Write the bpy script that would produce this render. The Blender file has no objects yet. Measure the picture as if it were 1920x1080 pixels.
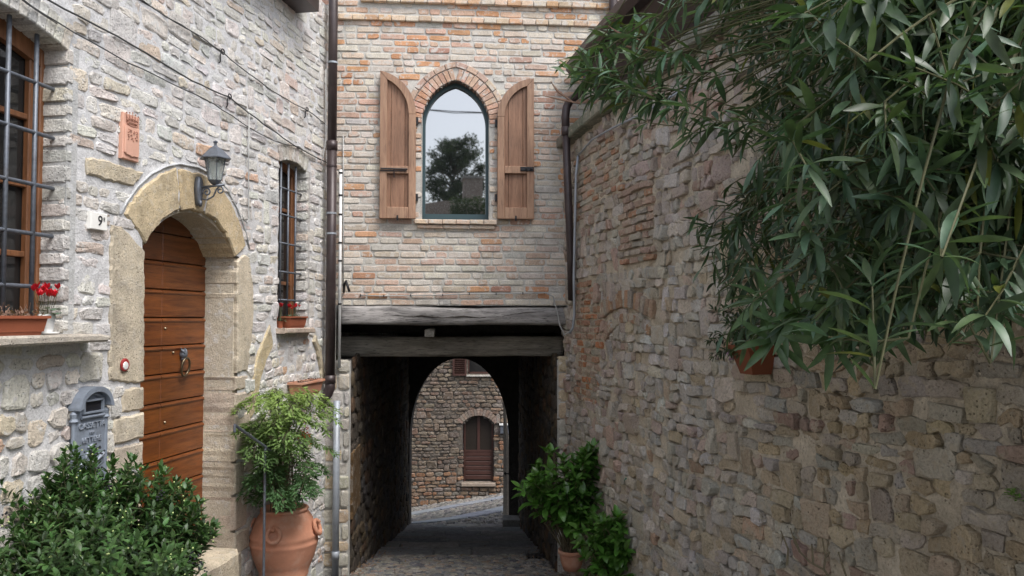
import bpy, math, random
import numpy as np
from mathutils import Vector, Matrix
random.seed(7)
R = math.radians
scene = bpy.context.scene
col = scene.collection

# ------------------------------------------------------------ camera, sky, sun, exposure
PITCH = R(2.14); FPX = 1500.0
cam = bpy.data.cameras.new('camera'); cam.lens = 36*FPX/1920; cam.sensor_width = 36
cam.clip_start = 0.05; cam.clip_end = 600
cam_o = bpy.data.objects.new('camera', cam); col.objects.link(cam_o)
cam_o.rotation_euler = (R(90)+PITCH, 0, 0)
scene.camera = cam_o

SUN_EL, SUN_AZ = R(57), R(134)          # high, behind and to the right of the camera (azimuth clockwise from +Y)
world = bpy.data.worlds.new('World'); scene.world = world; world.use_nodes = True
nt = world.node_tree; nt.nodes.clear()
sky = nt.nodes.new('ShaderNodeTexSky'); sky.sky_type = 'NISHITA'; sky.sun_disc = False
sky.sun_elevation = SUN_EL; sky.sun_rotation = SUN_AZ
sky.air_density = 1.0; sky.dust_density = 3.0; sky.ozone_density = 1.0
hs = nt.nodes.new('ShaderNodeHueSaturation'); hs.inputs['Saturation'].default_value = 0.46
bg = nt.nodes.new('ShaderNodeBackground'); bg.inputs['Strength'].default_value = 0.15
wo = nt.nodes.new('ShaderNodeOutputWorld')
nt.links.new(sky.outputs[0], hs.inputs['Color']); nt.links.new(hs.outputs[0], bg.inputs['Color'])
nt.links.new(bg.outputs[0], wo.inputs['Surface'])
sun = bpy.data.lights.new('sun', 'SUN'); sun.energy = 1.35; sun.angle = R(26); sun.color = (1.0, 0.98, 0.955)
sun_o = bpy.data.objects.new('sun', sun); col.objects.link(sun_o)
sd = Vector((math.sin(SUN_AZ)*math.cos(SUN_EL), math.cos(SUN_AZ)*math.cos(SUN_EL), math.sin(SUN_EL)))
sun_o.rotation_euler = sd.to_track_quat('Z', 'Y').to_euler()
vs = scene.view_settings
scene.display_settings.display_device = 'sRGB'
vs.view_transform = 'Standard'; vs.look = 'None'; vs.gamma = 1; vs.use_curve_mapping = False
vs.exposure = 1.05

# ------------------------------------------------------------ pixels of the 1920x1080 frame <-> rays
cp, sp = math.cos(PITCH), math.sin(PITCH)
def ray(px, py):
    x = (px-960)/FPX; y = (540-py)/FPX
    return Vector((x, cp - y*sp, sp + y*cp))
def P(px, py, Y):
    r = ray(px, py); return r*(Y/r.y)
def project(p):
    z = p[1]*cp + p[2]*sp
    if z < 0.05: return (1e5, 1e5, 0.05)
    return (960+FPX*p[0]/z, 540-FPX*(-p[1]*sp + p[2]*cp)/z, z)

# ------------------------------------------------------------ object helpers
WL = {}
def wloc(o): return WL.get(o.name, Vector((0,0,0)))
def tag(o, label=None, cat=None, group=None, kind=None):
    if label: o['label'] = label
    if cat: o['category'] = cat
    if group: o['group'] = group
    if kind: o['kind'] = kind
    return o
def thing(name, loc, label, cat, group=None):
    o = bpy.data.objects.new(name, None); o.empty_display_size = 0.1
    col.objects.link(o); o.location = loc; WL[o.name] = Vector(loc)
    return tag(o, label, cat, group)
def place(o, parent, loc):
    loc = Vector(loc); col.objects.link(o)
    if parent is not None:
        o.parent = parent; o.location = loc - wloc(parent)
    else: o.location = loc
    WL[o.name] = loc
    return o

class MB:
    def __init__(s): s.v = []; s.f = []; s.c = []
    def add(s, vs_, fs, c=(1,1,1)):
        n = len(s.v); s.v.extend([tuple(x) for x in vs_]); s.c.extend([c]*len(vs_))
        s.f.extend([tuple(i+n for i in f) for f in fs])
    def box(s, M, a0, a1, b0, b1, d0, d1, c=(1,1,1), bev=0.0):
        if bev <= 0:
            v = [M(a,b,d) for d in (d0,d1) for b in (b0,b1) for a in (a0,a1)]
            s.add(v, [(0,2,3,1),(4,5,7,6),(0,1,5,4),(2,6,7,3),(0,4,6,2),(1,3,7,5)], c)
        else:
            e = bev; v = [M(a,b,d0) for a,b in ((a0,b0),(a1,b0),(a1,b1),(a0,b1))]
            v += [M(a,b,d1-e) for a,b in ((a0,b0),(a1,b0),(a1,b1),(a0,b1))]
            v += [M(a,b,d1) for a,b in ((a0+e,b0+e),(a1-e,b0+e),(a1-e,b1-e),(a0+e,b1-e))]
            f = [(3,2,1,0),(8,9,10,11)]
            for k in range(4):
                j = (k+1)%4; f += [(k,j,j+4,k+4),(k+4,j+4,j+8,k+8)]
            s.add(v, f, c)
    def tube(s, pts, r, n=8, closed=False, c=(1,1,1), caps=True):
        pts = [Vector(p) for p in pts]; m = len(pts)
        rs = r if isinstance(r, (list,tuple)) else [r]*m
        v = []; prev = None
        for i,p in enumerate(pts):
            if closed: t = pts[(i+1)%m]-pts[i-1]
            else: t = pts[min(i+1,m-1)]-pts[max(i-1,0)]
            if t.length < 1e-9: t = Vector((0,0,1))
            t.normalize()
            if prev is None:
                a = Vector((0,0,1)) if abs(t.z) < .9 else Vector((1,0,0))
                u = t.cross(a).normalized()
            else:
                u = (prev - t*prev.dot(t))
                u = u.normalized() if u.length > 1e-6 else t.orthogonal().normalized()
            prev = u; w = t.cross(u)
            for k in range(n):
                th = 2*math.pi*k/n; v.append(p + (u*math.cos(th)+w*math.sin(th))*rs[i])
        f = []
        for i in range(m if closed else m-1):
            j = (i+1)%m
            for k in range(n):
                l = (k+1)%n; f.append((i*n+k, i*n+l, j*n+l, j*n+k))
        if caps and not closed:
            f.append(tuple(range(n-1,-1,-1))); f.append(tuple(range((m-1)*n, m*n)))
        s.add(v, f, c)
    def lathe(s, center, prof, n=24, c=(1,1,1), sx=1, sy=1, axis=None):
        cx = Vector(center); v = []
        for r,z in prof:
            for k in range(n):
                th = 2*math.pi*k/n
                q = Vector((r*math.cos(th)*sx, r*math.sin(th)*sy, z))
                if axis is not None: q = axis @ q
                v.append(cx+q)
        f = []
        for i in range(len(prof)-1):
            for k in range(n):
                l = (k+1)%n; f.append((i*n+k, i*n+l, (i+1)*n+l, (i+1)*n+k))
        if prof[0][0] > 1e-4: f.append(tuple(range(n-1,-1,-1)))
        if prof[-1][0] > 1e-4: f.append(tuple(range((len(prof)-1)*n, len(prof)*n)))
        s.add(v, f, c)
    def prism(s, M, poly, d0, d1, c=(1,1,1), bev=0.0):
        n = len(poly)
        if area(poly) < 0: poly = poly[::-1]
        v = [M(a,b,d0) for a,b in poly]
        f = []
        if bev > 0:
            ip = inset(poly, bev)
            v += [M(a,b,d1-bev) for a,b in poly] + [M(a,b,d1) for a,b in ip]; L = 2
        else:
            v += [M(a,b,d1) for a,b in poly]; L = 1
        for q in range(L):
            for k in range(n):
                j = (k+1)%n; f.append((q*n+k, q*n+j, (q+1)*n+j, (q+1)*n+k))
        f.append(tuple(range(L*n, L*n+n))); f.append(tuple(range(n-1,-1,-1)))
        s.add(v, f, c)
    def grid(s, fn, na, nb, c=(1,1,1), mask=None):
        v = [fn(i/na, j/nb) for j in range(nb+1) for i in range(na+1)]
        f = []
        for j in range(nb):
            for i in range(na):
                if mask and not mask((i+.5)/na, (j+.5)/nb): continue
                a = j*(na+1)+i; f.append((a, a+1, a+na+2, a+na+1))
        s.add(v, f, c)
    def build(s, name, mat, parent=None, smooth=False, kind=None, label=None):
        V = np.array(s.v, dtype=np.float32).reshape(-1,3)
        ctr = (V.min(0)+V.max(0))/2 if parent is None or True else np.zeros(3)
        me = bpy.data.meshes.new(name)
        me.from_pydata((V-ctr).tolist(), [], s.f)
        a = me.color_attributes.new('Col', 'FLOAT_COLOR', 'POINT')
        C = np.ones((len(s.v),4), dtype=np.float32); C[:,:3] = np.array(s.c, dtype=np.float32).reshape(-1,3)
        a.data.foreach_set('color', C.ravel())
        if smooth: me.polygons.foreach_set('use_smooth', [True]*len(me.polygons))
        me.materials.append(mat); me.update()
        o = bpy.data.objects.new(name, me); place(o, parent, ctr)
        if kind: o['kind'] = kind
        if label: o['label'] = label
        return o

def area(p): return 0.5*sum(p[i-1][0]*p[i][1]-p[i][0]*p[i-1][1] for i in range(len(p)))
def inset(poly, e):
    n = len(poly); out = []
    for i in range(n):
        ax,ay = poly[i-1]; bx,by = poly[i]; cx,cy = poly[(i+1)%n]
        e1 = (bx-ax, by-ay); e2 = (cx-bx, cy-by)
        l1 = math.hypot(*e1) or 1e-9; l2 = math.hypot(*e2) or 1e-9
        n1 = (-e1[1]/l1, e1[0]/l1); n2 = (-e2[1]/l2, e2[0]/l2)
        mx, my = n1[0]+n2[0], n1[1]+n2[1]; l = math.hypot(mx,my) or 1e-9
        k = e/max(0.5, (l/2)); out.append((bx+mx/l*k, by+my/l*k))
    return out
def clip(poly, nx, ny, c):            # keep nx*x+ny*y <= c
    out = []; n = len(poly)
    for i in range(n):
        a = poly[i]; b = poly[(i+1)%n]
        da = nx*a[0]+ny*a[1]-c; db = nx*b[0]+ny*b[1]-c
        if da <= 0: out.append(a)
        if (da < 0 < db) or (db < 0 < da):
            t = da/(da-db); out.append((a[0]+(b[0]-a[0])*t, a[1]+(b[1]-a[1])*t))
    return out
def inpoly(x, y, poly):
    r = False; n = len(poly); j = n-1
    for i in range(n):
        xi,yi = poly[i]; xj,yj = poly[j]
        if (yi > y) != (yj > y) and x < (xj-xi)*(y-yi)/(yj-yi)+xi: r = not r
        j = i
    return r
_rng = np.random.RandomState(3); _T = _rng.rand(256,256)
def vn(x, y):                          # value noise 0..1
    xi = math.floor(x); yi = math.floor(y); fx = x-xi; fy = y-yi
    fx = fx*fx*(3-2*fx); fy = fy*fy*(3-2*fy)
    a = _T[xi&255, yi&255]; b = _T[(xi+1)&255, yi&255]; c = _T[xi&255, (yi+1)&255]; d = _T[(xi+1)&255, (yi+1)&255]
    return (a*(1-fx)+b*fx)*(1-fy)+(c*(1-fx)+d*fx)*fy
def fn3(x, y): return vn(x,y)*.55+vn(x*2.3+7,y*2.3+3)*.3+vn(x*5.1+1,y*5.1+9)*.15
rnd = random.uniform

class Wall:
    """A vertical face along a plan path; s runs left to right as seen from its front, h is height, d is out of the face."""
    def __init__(s, pts, step=0.05):
        pts = [Vector((p[0],p[1])) for p in pts]; out = [pts[0]]
        for a,b in zip(pts, pts[1:]):
            n = max(1, int((b-a).length/step))
            for k in range(1,n+1): out.append(a+(b-a)*(k/n))
        s.p = out; s.cum = [0.0]
        for a,b in zip(out, out[1:]): s.cum.append(s.cum[-1]+(b-a).length)
        s.len = s.cum[-1]; s.cn = np.array(s.cum)
    def seg(s, q):
        i = int(np.searchsorted(s.cn, q))-1
        return max(0, min(len(s.p)-2, i))
    def tan(s, q):
        i = s.seg(q); a = max(0,i-2); b = min(len(s.p)-1, i+3)
        return (s.p[b]-s.p[a]).normalized()
    def at(s, q, h, d=0.0):
        i = s.seg(q); a,b = s.p[i], s.p[i+1]; L = s.cum[i+1]-s.cum[i]
        p = a+(b-a)*((q-s.cum[i])/L); t = s.tan(q)
        return Vector((p.x+t.y*d, p.y-t.x*d, h))
    def px(s, px, py, d=0.0):
        r = ray(px, py); best = None
        for i in range(len(s.p)-1):
            t = (s.p[i+1]-s.p[i]).normalized(); off = Vector((t.y*d, -t.x*d))
            a = s.p[i]+off; b = s.p[i+1]+off
            ca = r.x*a.y-r.y*a.x; cb = r.x*b.y-r.y*b.x
            if ca*cb <= 0 and ca != cb:
                k = ca/(ca-cb); q = a+(b-a)*k
                if q.y > 0: best = (s.cum[i]+(b-a).length*k, r.z*q.y/r.y)
        if best is None:                                 # off the end: extend straight
            for i,sg in ((0,-1),(len(s.p)-2,1)):
                t = (s.p[i+1]-s.p[i]).normalized(); a = s.p[i]+Vector((t.y*d, -t.x*d))
                den = r.x*t.y-r.y*t.x
                if abs(den) > 1e-9:
                    k = (r.y*a.x-r.x*a.y)/den; q = a+t*k
                    if q.y > 0: best = (s.cum[i]+k, r.z*q.y/r.y)
        return best

# ------------------------------------------------------------ materials
def nodes(name):
    m = bpy.data.materials.new(name); m.use_nodes = True
    t = m.node_tree; t.nodes.clear()
    o = t.nodes.new('ShaderNodeOutputMaterial'); b = t.nodes.new('ShaderNodeBsdfPrincipled')
    t.links.new(b.outputs[0], o.inputs[0])
    def N(ty, **kw):
        n = t.nodes.new(ty)
        for k,v in kw.items():
            if k.startswith('_'): setattr(n, k[1:], v)
            else: n.inputs[k.replace('__',' ')].default_value = v
        return n
    return m, t, b, o, N
def L(t, a, b): t.links.new(a, b)
def ramp(t, src, stops):
    r = t.nodes.new('ShaderNodeValToRGB'); e = r.color_ramp.elements
    e[0].position, e[1].position = stops[0][0], stops[-1][0]
    def g(x): return (x,x,x,1) if not isinstance(x,(tuple,list)) else (*x,1)
    e[0].color, e[1].color = g(stops[0][1]), g(stops[-1][1])
    for p,c in stops[1:-1]:
        q = e.new(p); q.color = g(c)
    t.links.new(src, r.inputs[0]); return r.outputs[0]
def mul(t, a, b, ty='MULTIPLY', fac=1.0):
    m = t.nodes.new('ShaderNodeMix'); m.data_type = 'RGBA'; m.blend_type = ty
    if isinstance(fac, float): m.inputs[0].default_value = fac
    else: t.links.new(fac, m.inputs[0])
    for s_, k in ((a,6),(b,7)):
        if isinstance(s_, tuple): m.inputs[k].default_value = (*s_,1)
        else: t.links.new(s_, m.inputs[k])
    return m.outputs[2]
def tint(t, N):
    oi = N('ShaderNodeObjectInfo'); at = N('ShaderNodeAttribute', _attribute_name='Col')
    return mul(t, oi.outputs['Color'], at.outputs['Color'])
def stone_mat(name, lime=(.45,.44,.42), lime_amt=0.35, var=(.68,1.18), fine=70, bump=0.5, bd=0.012, pits=0.5, stain=None, rough=.93):
    m, t, b, o, N = nodes(name)
    g = N('ShaderNodeNewGeometry'); pos = g.outputs['Position']
    c = tint(t, N)
    n1 = N('ShaderNodeTexNoise', Scale=9.0, Detail=6.0, Roughness=.65); L(t,pos,n1.inputs['Vector'])
    c = mul(t, c, ramp(t, n1.outputs[0], [(.25,var[0]),(.75,var[1])]))
    n2 = N('ShaderNodeTexNoise', Scale=float(fine), Detail=5.0, Roughness=.75); L(t,pos,n2.inputs['Vector'])
    c = mul(t, c, ramp(t, n2.outputs[0], [(.3,.62),(.5,1.0),(.72,1.2)]))
    n3 = N('ShaderNodeTexNoise', Scale=16.0, Detail=7.0, Roughness=.7); L(t,pos,n3.inputs['Vector'])
    c = mul(t, c, lime, 'MIX', ramp(t, n3.outputs[0], [(.53,0.0),(.60,lime_amt)]))
    if stain:
        n4 = N('ShaderNodeTexNoise', Scale=stain[1], Detail=8.0, Roughness=.7); L(t,pos,n4.inputs['Vector'])
        c = mul(t, c, stain[0], 'MULTIPLY', ramp(t, n4.outputs[0], [(.46,0.0),(.68,stain[2])]))
    v = N('ShaderNodeTexVoronoi', Scale=float(fine)*.8); L(t,pos,v.inputs['Vector'])
    pit = ramp(t, v.outputs['Distance'], [(.08,0.0),(.3,1.0)])
    n5 = N('ShaderNodeTexNoise', Scale=14.0, Detail=2.0); L(t,pos,n5.inputs['Vector'])
    pm = ramp(t, n5.outputs[0], [(.45,0.0),(.6,pits)])
    c = mul(t, c, mul(t, (1,1,1), pit, 'MIX', pm), 'MULTIPLY', .55)
    L(t, c, b.inputs['Base Color']); b.inputs['Roughness'].default_value = rough
    b.inputs['Specular IOR Level'].default_value = .25
    h = mul(t, n3.outputs[0], n2.outputs[0], 'ADD', .55)
    h = mul(t, h, mul(t, (1,1,1), pit, 'MIX', pm), 'MULTIPLY', .8)
    bp = N('ShaderNodeBump', Strength=bump, Distance=bd); L(t,h,bp.inputs['Height']); L(t,bp.outputs[0],b.inputs['Normal'])
    return m
def plain(name, c, rough=.6, metal=0.0, var=.25, scale=12.0, bump=.15, bd=.003, dirt=None, spec=.5, strch=(1,1,1), use_col=False, coat=0.0, rot=0.0):
    m, t, b, o, N = nodes(name)
    g = N('ShaderNodeNewGeometry')
    mp = N('ShaderNodeMapping'); mp.inputs['Scale'].default_value = strch; mp.inputs['Rotation'].default_value = (0,0,rot)
    L(t, g.outputs['Position'], mp.inputs['Vector']); 
    n1 = N('ShaderNodeTexNoise', Scale=scale, Detail=6.0, Roughness=.65); L(t, mp.outputs[0], n1.inputs['Vector'])
    base = mul(t, tint(t,N), c) if use_col else c
    cc = mul(t, base, ramp(t, n1.outputs[0], [(.25,1-var),(.75,1+var)]))
    if dirt:
        n2 = N('ShaderNodeTexNoise', Scale=dirt[1], Detail=8.0, Roughness=.7); L(t, g.outputs['Position'], n2.inputs['Vector'])
        cc = mul(t, cc, dirt[0], 'MIX', ramp(t, n2.outputs[0], [(.5,0.0),(.7,dirt[2])]))
    L(t, cc, b.inputs['Base Color'])
    b.inputs['Metallic'].default_value = metal; b.inputs['Specular IOR Level'].default_value = spec
    b.inputs['Coat Weight'].default_value = coat; b.inputs['Coat Roughness'].default_value = .25
    L(t, ramp(t, n1.outputs[0], [(.2,max(0,rough-.12)),(.8,min(1,rough+.12))]), b.inputs['Roughness'])
    bp = N('ShaderNodeBump', Strength=bump, Distance=bd); L(t,n1.outputs[0],bp.inputs['Height']); L(t,bp.outputs[0],b.inputs['Normal'])
    return m
def wood(name, c1, c2, axis, rough=.55, rot=0.0, crack=0.5, scale=1.0, bump=.3, use_col=False, coat=0.0):
    """grain along axis 0 (x), 1 (y), 2 (z) of a frame turned by rot about z"""
    m, t, b, o, N = nodes(name)
    g = N('ShaderNodeNewGeometry')
    r0 = N('ShaderNodeMapping', _vector_type='TEXTURE'); r0.inputs['Rotation'].default_value = (0,0,rot)
    L(t, g.outputs['Position'], r0.inputs['Vector'])
    mp = N('ShaderNodeMapping'); sc = [14*scale]*3; sc[axis] = 1.1*scale; mp.inputs['Scale'].default_value = sc
    L(t, r0.outputs[0], mp.inputs['Vector'])
    n1 = N('ShaderNodeTexNoise', Scale=2.2, Detail=8.0, Roughness=.65, Distortion=.6); L(t, mp.outputs[0], n1.inputs['Vector'])
    n2 = N('ShaderNodeTexNoise', Scale=9.0, Detail=4.0, Roughness=.7); L(t, mp.outputs[0], n2.inputs['Vector'])
    n3 = N('ShaderNodeTexNoise', Scale=2.5, Detail=3.0); L(t, g.outputs['Position'], n3.inputs['Vector'])
    c = ramp(t, n1.outputs[0], [(.3,c1),(.7,c2)])
    c = mul(t, c, ramp(t, n2.outputs[0], [(.32,1-crack*.9),(.45,1.0),(.7,1.12)]))
    c = mul(t, c, ramp(t, n3.outputs[0], [(.3,.8),(.7,1.15)]))
    if use_col: c = mul(t, c, tint(t,N))
    L(t, c, b.inputs['Base Color'])
    L(t, ramp(t, n1.outputs[0], [(.3,rough+.1),(.7,max(.05,rough-.1))]), b.inputs['Roughness'])
    b.inputs['Coat Weight'].default_value = coat; b.inputs['Coat Roughness'].default_value = .3
    h = mul(t, n1.outputs[0], n2.outputs[0], 'MIX', .5)
    bp = N('ShaderNodeBump', Strength=bump, Distance=.006); L(t,h,bp.inputs['Height']); L(t,bp.outputs[0],b.inputs['Normal'])
    return m
def leaf_mat(name, c, rough=.4, trans=.25, var=.35):
    m, t, b, o, N = nodes(name)
    g = N('ShaderNodeNewGeometry'); tc = tint(t, N)
    n1 = N('ShaderNodeTexNoise', Scale=20.0, Detail=3.0); L(t, g.outputs['Position'], n1.inputs['Vector'])
    cc = mul(t, mul(t, tc, c), ramp(t, n1.outputs[0], [(.3,1-var),(.7,1+var)]))
    L(t, cc, b.inputs['Base Color']); b.inputs['Roughness'].default_value = rough
    b.inputs['Specular IOR Level'].default_value = .5
    tr = N('ShaderNodeBsdfTranslucent'); L(t, mul(t, cc, (1.3,1.5,.6)), tr.inputs['Color'])
    mx = N('ShaderNodeMixShader'); mx.inputs[0].default_value = trans
    L(t, b.outputs[0], mx.inputs[1]); L(t, tr.outputs[0], mx.inputs[2]); L(t, mx.outputs[0], o.inputs[0])
    return m
M_ = {}
M_['left_stone'] = stone_mat('left_stone', lime=(.67,.655,.63), lime_amt=.8, var=(.8,1.14), bump=1.0, bd=.02, pits=.8)
M_['left_mortar'] = stone_mat('left_mortar', lime=(.66,.665,.67), lime_amt=.5, var=(.86,1.12), fine=90, bump=.8, bd=.016, pits=.25)
M_['tufa'] = stone_mat('tufa', lime=(.56,.53,.47), lime_amt=.3, var=(.72,1.15), fine=80, bump=.9, bd=.014, pits=.9, stain=((.55,.55,.58),2.2,.8))
M_['brick'] = stone_mat('facade_brick', lime=(.55,.52,.48), lime_amt=.85, var=(.78,1.12), fine=80, bump=.7, bd=.008, pits=.5)
M_['facade_mortar'] = stone_mat('facade_mortar', lime=(.46,.44,.41), lime_amt=.3, var=(.85,1.1), fine=120, bump=.35, bd=.006, pits=.1)
M_['right_stone'] = stone_mat('right_stone', lime=(.55,.48,.37), lime_amt=.8, var=(.86,1.32), bump=1.0, bd=.03, pits=.8, stain=((.5,.47,.43),4.5,.6))
M_['right_mortar'] = stone_mat('right_mortar', lime=(.52,.455,.36), lime_amt=.5, var=(.80,1.26), fine=60, bump=.9, bd=.02, pits=.7, stain=((.6,.57,.53),3.0,.6))
M_['dark_stone'] = stone_mat('passage_shade_stone', lime=(.05,.045,.04), lime_amt=.5, var=(.5,1.1), fine=50, bump=.8, bd=.02, pits=.5)  # stone colour lowered so the passage's deep shade is painted in
M_['cobble'] = stone_mat('cobble', lime=(.28,.27,.25), lime_amt=.35, var=(.6,1.25), fine=60, bump=.5, pits=.4)
M_['far_stone'] = stone_mat('far_stone', lime=(.36,.33,.30), lime_amt=.3, var=(.7,1.15), fine=25, bump=.5, bd=.02, pits=.4)
M_['iron'] = plain('painted_iron', (.13,.145,.17), .5, .5, .3, 40, .3, dirt=((.10,.07,.05),8,.3))
M_['dark_iron'] = plain('dark_iron', (.03,.03,.033), .5, .6, .3, 30, .3)
M_['terracotta'] = plain('terracotta', (.52,.245,.155), .85, 0, .18, 9, .3, dirt=((.62,.46,.37),4,.6), spec=.3)
M_['plastic_terracotta'] = plain('plastic_terracotta', (.30,.095,.05), .55, 0, .1, 6, .05, spec=.3)
M_['shutter_board'] = wood('shutter_board', (.17,.085,.05), (.30,.165,.10), 2, .6, crack=.5)
M_['shade_pot'] = plain('shaded_terracotta', (.17,.055,.025), .5, 0, .1, 6, .05, spec=.3)  # terracotta darkened: the shade on the hanging pot is in its colour
M_['brown_pipe'] = plain('brown_pipe', (.05,.036,.036), .42, .2, .25, 4, .1, dirt=((.10,.075,.07),6,.4))
M_['zinc'] = plain('zinc_pipe', (.33,.36,.40), .5, .25, .15, 7, .1, dirt=((.22,.22,.22),6,.5))
M_['white'] = plain('white_plastic', (.72,.72,.70), .45, 0, .08, 10, .05, dirt=((.5,.48,.44),7,.3))
M_['cable'] = plain('cable_black', (.05,.05,.05), .6)
M_['cable_grey'] = plain('cable_grey', (.35,.35,.34), .6)
M_['door_wood'] = wood('door_wood', (.09,.024,.006), (.215,.066,.014), 0, .42, rot=R(80.4), crack=.6, coat=.2)
M_['shutter_wood'] = wood('shutter_wood', (.22,.12,.075), (.38,.235,.15), 2, .6, crack=.5)
M_['frame_wood'] = wood('frame_wood', (.14,.055,.02), (.235,.10,.042), 2, .5, crack=.3)
M_['beam'] = wood('beam_wood', (.13,.122,.12), (.40,.38,.365), 0, .9, crack=.95, bump=1.0, scale=.7)
M_['beam_in'] = wood('beam_inner', (.14,.125,.10), (.34,.31,.265), 0, .9, crack=.8, bump=.9, scale=.8)
M_['black_wood'] = wood('black_wood', (.02,.017,.014), (.05,.042,.035), 1, .9)
M_['cream_paint'] = plain('tile_white', (.80,.79,.75), .3, 0, .05, 20, .02)
M_['black'] = plain('black_paint', (.012,.012,.016), .4, 0, .1)
M_['red'] = leaf_mat('red_petal', (.55,.012,.03), .6, .3, .3)
M_['dry'] = leaf_mat('dry_leaf', (.24,.15,.11), .9, .2, .4)
M_['green_small'] = leaf_mat('cyclamen_leaf', (.09,.16,.10), .6, .2)
M_['soil'] = plain('soil', (.035,.025,.018), .95, 0, .4, 40, .8, .01)
M_['oleander'] = leaf_mat('oleander_leaf', (.062,.102,.048), .42, .2, .35)
M_['stem'] = plain('stem_bark', (.12,.10,.06), .85, 0, .35, 30, .4)
M_['stem_green'] = plain('stem_green', (.075,.075,.03), .7, 0, .3, 30, .3)
M_['sarco'] = leaf_mat("box_leaf", (.048,.095,.028), .46, .18, .45)
M_['nandina'] = leaf_mat('nandina_leaf', (.14,.235,.085), .5, .3, .3)
M_['camellia'] = leaf_mat('camellia_leaf', (.065,.155,.035), .28, .25, .35)
M_['tree_leaf'] = leaf_mat('tree_leaf', (.05,.075,.03), .6, .2, .3)
def glass_dark(name, ior=1.9, base=(.012,.014,.015), rough=.02, tint_=1.0):
    m, t, b, o, N = nodes(name); b.inputs['Base Color'].default_value = (*base,1)
    b.inputs['Roughness'].default_value = rough; b.inputs['IOR'].default_value = ior
    g = N('ShaderNodeNewGeometry'); n1 = N('ShaderNodeTexNoise', Scale=1.6, Detail=1.0); L(t, g.outputs['Position'], n1.inputs['Vector'])
    bp = N('ShaderNodeBump', Strength=.05, Distance=.01); L(t,n1.outputs[0],bp.inputs['Height']); L(t,bp.outputs[0],b.inputs['Normal'])
    return m
M_['pane'] = glass_dark('window_glass', 4.8)
M_['pane_dim'] = glass_dark('window_glass_dim', 1.5, (.02,.02,.02))
m, t, b, o, N = nodes('lantern_glass'); b.inputs['Base Color'].default_value = (.75,.82,.80,1); b.inputs['Roughness'].default_value=.25
b.inputs['Transmission Weight'].default_value = .75; M_['lantern_glass'] = m

# ------------------------------------------------------------ pieces: the 300 that show largest as objects, the rest joined
def frame_px(c, margin=0):
    x,y,z = project(c); return -margin < x < 1920+margin and -margin < y < 1080+margin and z > .1
def piece_mesh(poly, M, d0, d1, dome=.35, bev=.008, jit=0.0, fan=True):
    """poly in face coordinates -> (centre, verts, faces)"""
    if area(poly) < 0: poly = poly[::-1]
    n = len(poly); ca = sum(p[0] for p in poly)/n; cb = sum(p[1] for p in poly)/n
    tilt = (rnd(-1,1)*jit, rnd(-1,1)*jit)
    def D(a,b,d): return d + tilt[0]*(a-ca) + tilt[1]*(b-cb)
    v = [M(a,b,d0) for a,b in poly]
    v += [M(a,b,D(a,b,d1-bev)) for a,b in poly]
    if fan:
        sh_ = 1-dome
        v += [M(ca+(a-ca)*sh_*rnd(.92,1.06), cb+(b-cb)*sh_*rnd(.92,1.06), D(a,b,d1+rnd(-.45,.35)*bev)) for a,b in poly]
        v.append(M(ca+rnd(-.2,.2)*(poly[0][0]-ca), cb+rnd(-.2,.2)*(poly[0][1]-cb), D(ca,cb,d1+rnd(-.2,.5)*bev)))
    else:
        v += [M(a,b,D(a,b,d1)) for a,b in inset(poly, bev)]
    f = []
    for q in range(2):
        for k in range(n):
            j = (k+1)%n; f.append((q*n+k, q*n+j, (q+1)*n+j, (q+1)*n+k))
    if fan:
        for k in range(n): f.append((2*n+k, 2*n+(k+1)%n, 3*n))
    else: f.append(tuple(range(2*n,3*n)))
    c = M(ca,cb,d1)
    sz = (max(p[0] for p in poly)-min(p[0] for p in poly))*(max(p[1] for p in poly)-min(p[1] for p in poly))
    return [c, v, f, sz]
def emit(parent, name, mat, items, smooth=True, limit=300, hidden=None, mass='stuff', minpx=7):
    """items: (centre, verts, faces, size m2, colour)"""
    def key(it):
        c = it[0]
        if not frame_px(c, 5): return -1
        if hidden and hidden(c): return -1
        z = project(c)[2]; a = it[3]*(FPX/z)**2
        return a if a > minpx*minpx else -1
    ks = sorted(range(len(items)), key=lambda i: -key(items[i]))
    big = [i for i in ks[:limit] if key(items[i]) > 0]; bs = set(big)
    for i in big:
        c, v, f, sz, colr = items[i]
        me = bpy.data.meshes.new(name)
        me.from_pydata([tuple(Vector(p)-c) for p in v], [], f)
        a = me.color_attributes.new('Col','FLOAT_COLOR','POINT'); a.data.foreach_set('color', [1.0]*(4*len(v)))
        if smooth: me.polygons.foreach_set('use_smooth', [True]*len(f))
        me.materials.append(mat)
        o = bpy.data.objects.new(name, me); o.color = (*colr,1)
        o.parent = parent; o.location = c - wloc(parent); col.objects.link(o)
    mb = MB()
    for i in ks:
        if i in bs: continue
        c, v, f, sz, colr = items[i]; mb.add(v, f, colr)
    if mb.v: mb.build(name+'_remainder', mat, parent, smooth=smooth, kind=mass)
def soften(poly, k=.22, jit=.0):
    out = []; n = len(poly)
    for i in range(n):
        a = poly[i-1]; b = poly[i]; c = poly[(i+1)%n]
        out.append((b[0]+(a[0]-b[0])*k+rnd(-jit,jit), b[1]+(a[1]-b[1])*k+rnd(-jit,jit)))
        out.append((b[0]+(c[0]-b[0])*k+rnd(-jit,jit), b[1]+(c[1]-b[1])*k+rnd(-jit,jit)))
    return out
def merge_close(poly, e=.012):
    out = []
    for p in poly:
        if not out or math.hypot(p[0]-out[-1][0], p[1]-out[-1][1]) > e: out.append(p)
    while len(out) > 3 and math.hypot(out[0][0]-out[-1][0], out[0][1]-out[-1][1]) <= e: out.pop()
    return out
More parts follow.
